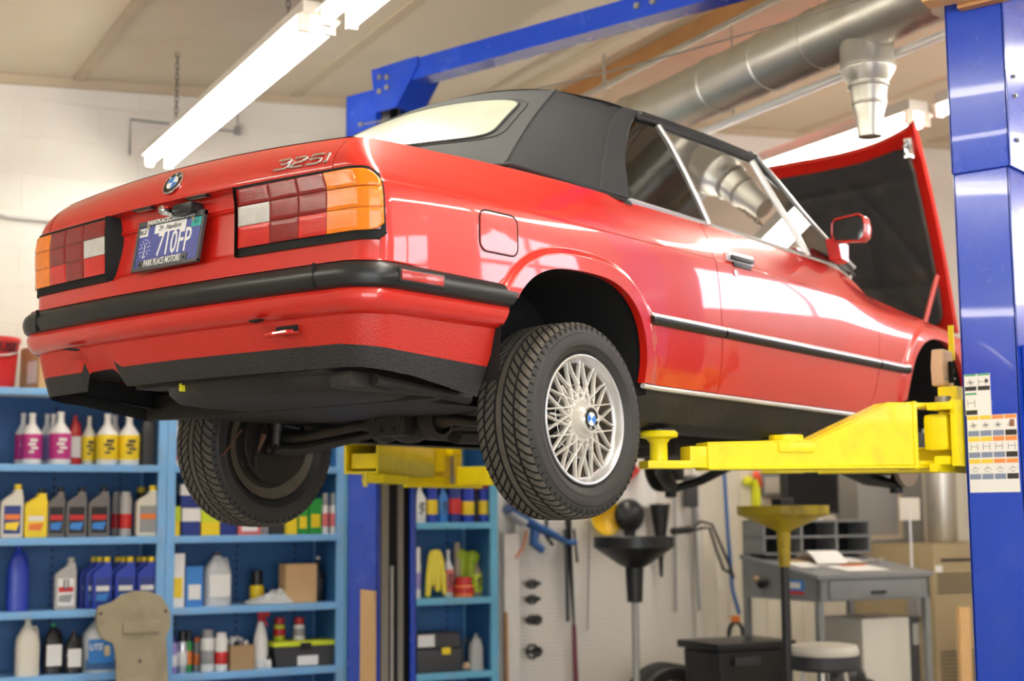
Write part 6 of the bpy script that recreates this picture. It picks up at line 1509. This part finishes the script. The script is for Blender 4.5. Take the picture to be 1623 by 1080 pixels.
# rods, hoses and other hanging things
for (u0, z0, u1, z1, lb, mt, r) in ((4.60, 1.40, 4.575, .74, 'thin dark rod hanging near the round black funnel', 'grey', .006), (5.23, 1.62, 5.22, .83, 'slim grey rod right of the long black funnel', 'grey', .008), (5.372, 1.50, 5.40, .83, 'grey bar hanging against the white trim', 'grey', .011)):
    t = hang('hanging_rod', lb, 'rod', u0, 7.74, 0); m = MB(); m.tube([(0, 0, z0), (u1-u0, 0, z1)], r, 8); m.tube([(0, 0, z0-.01), (0, .05, z0-.01)], .003, 6); m.build('rod', P[mt], t)
t = hang('hand_brush', 'black hanging brush with a grey handle right of the funnels', 'brush', 5.335, 7.72, 1.36); m = MB(); m.box(-.045, .05, -.02, .02, .12, .32, bev=.01); m.build('bristle_block', P['dgrey'], t); m = MB(); m.tube([(.03, 0, .14), (.05, 0, .02)], .018, 8); m.build('handle', P['grey'], t)
t = hang('cable_loop', 'bundle of black cable looping off a hook towards the desk', 'cable', 5.22, 7.66, 1.33)
m = MB(); m.tube([(-.02, 0, 0), (.06, -.01, .01), (.14, -.02, .06), (.22, -.02, .04), (.28, -.02, -.08), (.35, -.02, -.22), (.38, -.02, -.30)], .009, 8); m.tube([(.06, -.01, .0), (.15, -.02, .02), (.20, -.02, .02), (.25, -.02, -.12), (.30, -.02, -.24), (.36, -.02, -.27)], .009, 8); m.build('black_cable', P['black'], t); m = MB(); m.tube([(-.07, 0, -.0), (.07, 0, .01)], .022, 8); m.tube([(0, 0, 0), (0, .08, 0)], .005, 6); m.build('hook', P['black'], t)
m = MB(); m.tube([(0, 0, 2.4), (0, 0, 1.74), (.02, 0, 1.3), (.03, -.02, .95), (.05, -.06, .80)], .013, 10); o = m.build('air_hose', BT, None); o.location = B(5.615, 7.74, 0); o.rotation_euler = (0, 0, HB); tag(o, 'blue air hose running down the wall left of the desk', 'hose')
t = hang('coiled_lead', 'coil of black lead with an orange plug hanging above the black bin', 'cable', 5.62, 7.66, .68); m = MB(); m.tube([(.055*cos(a), .01*sin(a*.2), .09*sin(a)*.8) for a in rng(0, 7*pi, 90)], .009, 6); m.build('coil', P['black'], t); m = MB(); m.box(-.02, .02, -.02, .02, .075, .115, bev=.005); m.tube([(0, 0, .09), (0, .1, .1)], .003, 6); m.build('plug', P['orange'], t)
t = hang('plastic_sheet', 'white plastic bag with red top hanging beside the rear tyre', 'bag', 4.93, 7.73, 1.50); m = MB(); m.grid(lambda u, w: (-.14+.28*u, -.02*sin(u*14), .22*w-.05*abs(u-.5)), rng(0, 1, 24), rng(0, 1, 8)); m.build('bag_sheet', P['paper'], t); m = MB(); m.prism([(-.12, .10), (.02, .21), (-.02, .24), (-.14, .20)], -.04, -.02, axis='y'); m.build('red_flap', P['red'], t)
t = hang('safety_vest', 'fluorescent yellow vest with orange collar hung left of the picture frame', 'vest', 5.90, 7.80, 1.48); m = MB(); m.tube([(.01, 0, 0), (.01, 0, .10), (.0, 0, .18)], [.045, .05, .03], 12, flat=.35); m.ball((-.05, 0, .17), .04, sc=(1, .5, .8)); m.build('vest_body', mat('hi_vis_yellow', (.75, .78, .02), .6, var=.1, vscale=12), t); m = MB(); m.ball((.015, -.01, .21), .03, sc=(1, .6, 1)); m.tube([(.03, -.01, .2), (.055, 0, .13)], [.018, .01], 8); m.build('collar', mat('hi_vis_orange', (.9, .12, .05), .6, var=.1), t)
t = hang('picture_frame', 'small grey-rimmed frame on the beige wall', 'picture frame', 6.07, 7.815, 1.63); m = MB()
for (x0, x1, z0, z1) in ((-.095, .095, .055, .072), (-.095, .095, -.072, -.055), (-.095, -.078, -.072, .072), (.078, .095, -.072, .072)): m.box(x0, x1, -.012, .012, z0, z1, bev=.003)
m.build('frame', P['grey'], t); m = MB(); m.box(-.08, .08, -.002, .01, -.057, .057); m.build('picture', P['cream'], t, smooth=0)

# ---- desk with organiser
DESK = mat('desk_grey_steel', (.225, .235, .24), .42, metal=.2, var=.08, vscale=4, dirt=(.32, .31, .30), dscale=6, damt=.3)
t = bthing('shop_desk', 'grey steel standing desk with sloping top and one drawer', 'desk', 5.20, 6.33, 0)
W_, D_ = .80, .68
m = MB(); m.prism([(-.02, 1.075), (-.02, 1.10), (D_, 1.20), (D_, 1.175)], -.02, W_+.02, axis='x'); m.build('desk_top', DESK, t, smooth=0, bev=.003)
m = MB(); m.prism([(.0, .955), (.0, 1.078), (D_, 1.178), (D_, .955)], 0, .02, axis='x'); m.prism([(.0, .955), (.0, 1.078), (D_, 1.178), (D_, .955)], W_-.02, W_, axis='x'); m.box(0, W_, 0, .015, .955, 1.08); m.box(0, W_, D_-.015, D_, .955, 1.17); m.build('desk_apron', DESK, t, smooth=0)
m = MB(); m.box(.07, W_-.05, -.012, .004, .965, 1.065, bev=.004); dw = m.build('drawer', DESK, t)
m = MB(); m.box(.36, .46, -.028, -.010, .990, 1.006, bev=.004); m.build('drawer_pull', P['black'], dw)
for x in (.0, W_-.035):
    for y in (.0, D_-.035): m = MB(); m.box(x, x+.035, y, y+.035, 0, .96, bev=.003); m.build('leg', DESK, t)
m = MB(); m.box(.0, W_, .02, D_-.02, .40, .42); m.build('lower_shelf', DESK, t, smooth=0)
m = MB(); m.box(-.0025, .0, .12, .28, -.03, .04, mat=Matrix.Translation((0, 0, 1.03)) @ Matrix.Rotation(radians(0), 4, 'X')); stk_ = m.build('sticker', P['lblue'], t, smooth=0); m = MB(); m.box(-.0035, -.0025, .12, .28, .99, 1.008); m.build('sticker_stripe', P['redl'], stk_, smooth=0)
m = MB(); m.box(-.0035, -.0025, .15, .25, 1.022, 1.055); m.build('sticker_stripe', P['white'], stk_, smooth=0)
t = bthing('desk_organiser', 'grey steel pigeonhole organiser on the back of the desk', 'organiser', 5.20, 6.80, 1.198)
m = MB()
for x in (0, .27, .53, .78): m.box(x, x+.014, 0, .2, 0, .20)
for z in (.0, .095, .186): m.box(0, .794, 0, .2, z, z+.012)
m.box(0, .794, .19, .2, 0, .19); m.build('pigeonholes', DESK, t, smooth=0)
m = MB(); m.box(.013, .78, .18, .19, .01, .19); m.build('dark_backs', DARK, t, smooth=0)
def sheet(label, u, v, z, rz, w, d, mt, curl=0.0, strip=None):
    t = bthing('paper_sheet', label, 'paper', u, v, z, rz)
    m = MB(); m.grid(lambda a, b_: (w*(a-.5), d*(b_-.5), .0+curl*sin(pi*b_)+.147*d*(b_-.5)), rng(0, 1, 6), rng(0, 1, 8))
    m.grid(lambda a, b_: (w*(a-.5), d*(b_-.5), .006+curl*sin(pi*b_)+.147*d*(b_-.5)), rng(0, 1, 6), rng(0, 1, 8)); m.build('sheet', mt, t)
    if strip: m = MB(); m.grid(lambda a, b_: (w*(a-.3)*.6, d*(.2+.28*b_), .009+curl*sin(pi*(.7+.28*b_))+.147*d*(.2+.28*b_)), rng(0, 1, 5), rng(0, 1, 5)); m.build('orange_band', P['orange'], t)
sheet('white and orange folder lying on the front of the desk', 5.60, 6.48, 1.122, .1, .34, .20, P['paper'], .0, 1)
sheet('curled white sheet with orange head leaning on the organiser', 5.50, 6.66, 1.165, -.1, .20, .22, P['paper'], .05, 1)
sheet('flat white papers on the left of the desk', 5.33, 6.60, 1.142, .05, .20, .16, P['paper'])
sheet('thin pad of papers at the middle of the desk', 5.72, 6.70, 1.158, .2, .22, .14, P['paper'])
sheet('brown folder under the organiser edge', 5.40, 6.73, 1.160, .0, .22, .12, P['kraft'])
sheet('crumpled white paper on top of the organiser', 5.62, 6.9, 1.402, .3, .12, .1, P['paper'], .03)
t = bthing('keys', 'bunch of metal keys and clips at the right of the desk', 'keys', 5.86, 6.62, 1.144); m = MB()
for k in range(7): a = k*.9; m.tube([(.02*cos(a), .02*sin(a), .004+.003*k), (.055*cos(a+.3), .045*sin(a+.3), .006+.003*k)], .006, 6)
m.build('key_bunch', CHROME, t)
t = bthing('tape_clutter', 'small brown and black bunch hung on the desk side', 'clutter', 5.175, 6.80, 1.02); m = MB(); m.ball((0, 0, .02), .03); m.ball((-.01, .03, .04), .022, 1); m.ball((-.01, -.025, .03), .02); m.build('bunch', [P['black'], P['kraft']], t)
# monitor
t = bthing('monitor', 'black flat monitor hung on the wall behind the desk', 'monitor', 6.155, 7.55, 1.40)
m = MB(); m.box(-.22, .22, -.03, .03, .03, .34, bev=.008); m.build('screen_case', P['black'], t); m = MB(); m.box(-.20, .20, -.0325, -.029, .05, .32); m.build('screen', mat('dark_screen', (.006, .006, .007), .5, spec=.2, var=.02), t, smooth=0); m = MB(); m.tube([(0, .03, .18), (0, .26, .18)], .025, 10); m.build('wall_arm', P['black'], t)
t = bthing('wall_box', 'beige box with small bottles on top below the black monitor', 'box', 6.20, 7.62, 1.26); m = MB(); m.box(-.13, .13, -.07, .17, 0, .10, bev=.004); m.build('box_body', P['cream'], t)
m = MB(); m.box(-.10, .12, -.09, .17, -.012, 0); m.build('bracket', P['grey'], t, smooth=0)
# tan cabinet (furnace), grey panel, vent pipe
TANC = mat('tan_cabinet_paint', (.36, .28, .155), .5, var=.05); TANL = mat('tan_cabinet_side', (.36, .28, .155), .5, var=.05)
t = bthing('furnace_cabinet', 'tan metal furnace cabinet with louvres right of the desk', 'furnace', 6.69, 7.02, 0)
m = MB(); m.box(0, .9, 0, .78, 0, 1.235, bev=.006); m.build('cabinet', TANC, t)
for (z0, z1) in ((.93, 1.045), (.36, .56)):
    for z in rng(z0, z1, 6 if z1-z0 < .15 else 9): m = MB(); m.box(.03, .55, -.004, .003, z-.004, z+.004); m.build('louvre', P['black'], t, smooth=0)
m = MB(); m.box(.07, .40, -.006, .002, 1.125, 1.142, bev=.003); m.build('recess_handle', P['black'], t); m = MB(); m.box(.02, .075, -.003, .001, 1.06, 1.10); m.build('rating_plate', P['paper'], t, smooth=0)
m = MB(); m.box(-.04, .0, .10, .20, .78, .90, bev=.006); m.build('junction_box', GREYP, t); m = MB(); m.box(-.008, .001, .18, .23, .60, .67, bev=.003); m.build('knockout', P['black'], t)
t = bthing('air_filter_panel', 'tall grey sheet metal box with tan straps behind the desk', 'ventilation box', 6.88, 7.60, 1.238); GP = mat('grey_sheet', (.30, .30, .285), .45, metal=.5, var=.08, vscale=3)
m = MB(); m.box(-.28, .30, 0, .22, 0, .60, bev=.004); m.build('sheet_box', GP, t); m = MB(); m.box(.07, .10, -.006, .0, .02, .40); m.box(-.18, .09, -.006, 0, .02, .05); m.box(-.12, .10, -.006, .0, .37, .395); m.build('strap', P['tan'], t, smooth=0)
m = MB(); m.lathe([(.095, 0), (.10, .01), (.10, .72), (.095, .73), (0, .73)], 24); o = m.build('vent_pipe', GALV, None); o.location = B(7.15, 7.40, 1.237); tag(o, 'short galvanised vent pipe rising from the tan cabinet', 'pipe')
t = bthing('sign_post', 'small cream card on a thin metal stem at the right end of the desk', 'sign', 5.985, 6.45, 1.12)
m = MB(); m.tube([(0, 0, 0), (0, 0, .36)], .007, 8); m.build('stem', SATIN, t); m = MB(); m.box(-.075, .075, -.006, .006, .27, .40, bev=.003); m.build('card', P['cream'], t)
# beneath and before the desk
t = bthing('computer_tower', 'white computer tower with dark front lying under the desk', 'computer', 5.80, 6.62, .422)
m = MB(); m.box(-.19, .16, -.16, .2, 0, .42, bev=.012); m.build('side_case', P['cream'], t); m = MB(); m.box(.16, .235, -.16, .2, .0, .42, bev=.02); m.build('front_bezel', P['dgrey'], t); m = MB(); m.box(.18, .222, -.164, -.158, .26, .38); m.build('drive_bay', P['silver'], t, smooth=0)
t = bthing('storage_bin', 'large black plastic bin on the floor left of the yellow drain stand', 'bin', 4.93, 6.72, 0)
m = MB(); m.prism([(-.20, 0), (.20, 0), (.245, .70), (-.245, .70)], -.17, .17, axis='y'); m.build('tub', P['black'], t, smooth=0, bev=.02); m = MB(); m.box(-.265, .265, -.195, .195, .70, .742, bev=.012); m.build('lid', P['black'], t); m = MB(); m.box(-.15, .02, -.195, -.17, .62, .665, bev=.008); m.build('grip', P['dgrey'], t)
t = bthing('workshop_stool', 'round stool with cream seat and chrome legs in front of the desk', 'stool', 4.985, 6.04, 0)
m = MB(); m.lathe([(0, .705), (.175, .705), (.18, .73), (.17, .757), (.10, .767), (0, .769)], 32); m.build('seat', P['cream'], t); m = MB(); m.lathe([(.0, .635), (.17, .635), (.183, .65), (.183, .71), (.0, .71)], 32); m.build('seat_band', P['dgrey'], t)
for k in range(4): a = pi/4+k*pi/2; m = MB(); m.tube([(.10*cos(a), .10*sin(a), .65), (.19*cos(a), .19*sin(a), .0)], .012, 10); m.build('leg', CHROME, t)
m = MB(); m.tube([(.15*cos(a), .15*sin(a), .25) for a in rng(0, 2*pi, 33)[:-1]], .008, 8, closed=True); m.build('foot_ring', CHROME, t)
t = bthing('tool_bag', 'slumped black bag on the lower shelf beside the stool', 'bag', 5.47, 6.40, .422); m = MB(); m.ball((0, .06, .09), .13, sc=(1.1, .7, .75)); m.ball((.12, .05, .05), .08, sc=(1.2, .9, .6)); m.build('bag_body', P['black'], t)
t = bthing('spare_tyre', 'loose black tyre standing on end left of the black bin', 'tyre', 4.86, 7.32, 0); m = MB(); m.lathe([(.19, -.08), (.22, -.098), (.26, -.10), (.275, -.08), (.283, 0), (.275, .08), (.26, .10), (.22, .098), (.19, .08), (.19, -.08)], 48, axis='y', c=(0, 0, .285)); m.build('tyre_ring', TYREW, t); m = MB()
for k in range(-2, 3): m.lathe([(.279, k*.03-.004), (.284, k*.03-.004), (.284, k*.03+.004), (.279, k*.03+.004)], 48, axis='y', c=(0, 0, .285))
m.build('tread_rib', P['dgrey'], t)
m = MB(); m.box(-.045, .045, -.012, .012, 0, .86); o = m.build('timber_offcut', WOODL, None, smooth=0); o.location = B(6.62, 6.72, 0); o.rotation_euler = (radians(-2), radians(3), HB); tag(o, 'pale timber board leaning by the tan cabinet next to the right post', 'timber')
m = MB(); m.prism([(-.048, 0), (.048, 0), (.048, .95), (-.046, .955)], -.006, .006, axis='y'); o = m.build('cardboard_strip', P['card'], None, smooth=0)
o.location = (1.335, 1.475, .14); o.rotation_euler = (0, 0, radians(-90)); tag(o, 'tan cardboard strip standing against the far blue post', 'cardboard strip')
# conduit and pipes on the block wall
m = MB(); m.tube([(-1.2, 0, 3.05), (.95, 0, 3.06), (1.16, 0, 3.005), (1.6, 0, 3.0)], .014, 8); o = m.build('wall_conduit', P['white'], None); o.location = B(0, 7.825, 0); o.rotation_euler = (0, 0, HB); tag(o, 'thin white conduit on the block wall left of the boot', 'conduit')
m = MB(); m.tube([(0, 0, .0), (0, 0, .20), (0, 0, -.0)], .006, 6); m = MB(); m.tube([(1.78, 0, 3.40), (1.78, 0, 3.60), (2.38, 0, 3.60), (2.38, 0, 3.78)], .006, 6); m.box(2.365, 2.395, -.02, .02, 3.585, 3.63, bev=.003); o = m.build('wall_wiring', P['grey'], None); o.location = B(0, 7.83, 0); o.rotation_euler = (0, 0, HB); tag(o, 'thin grey wire run on the wall below the ceiling', 'wiring')
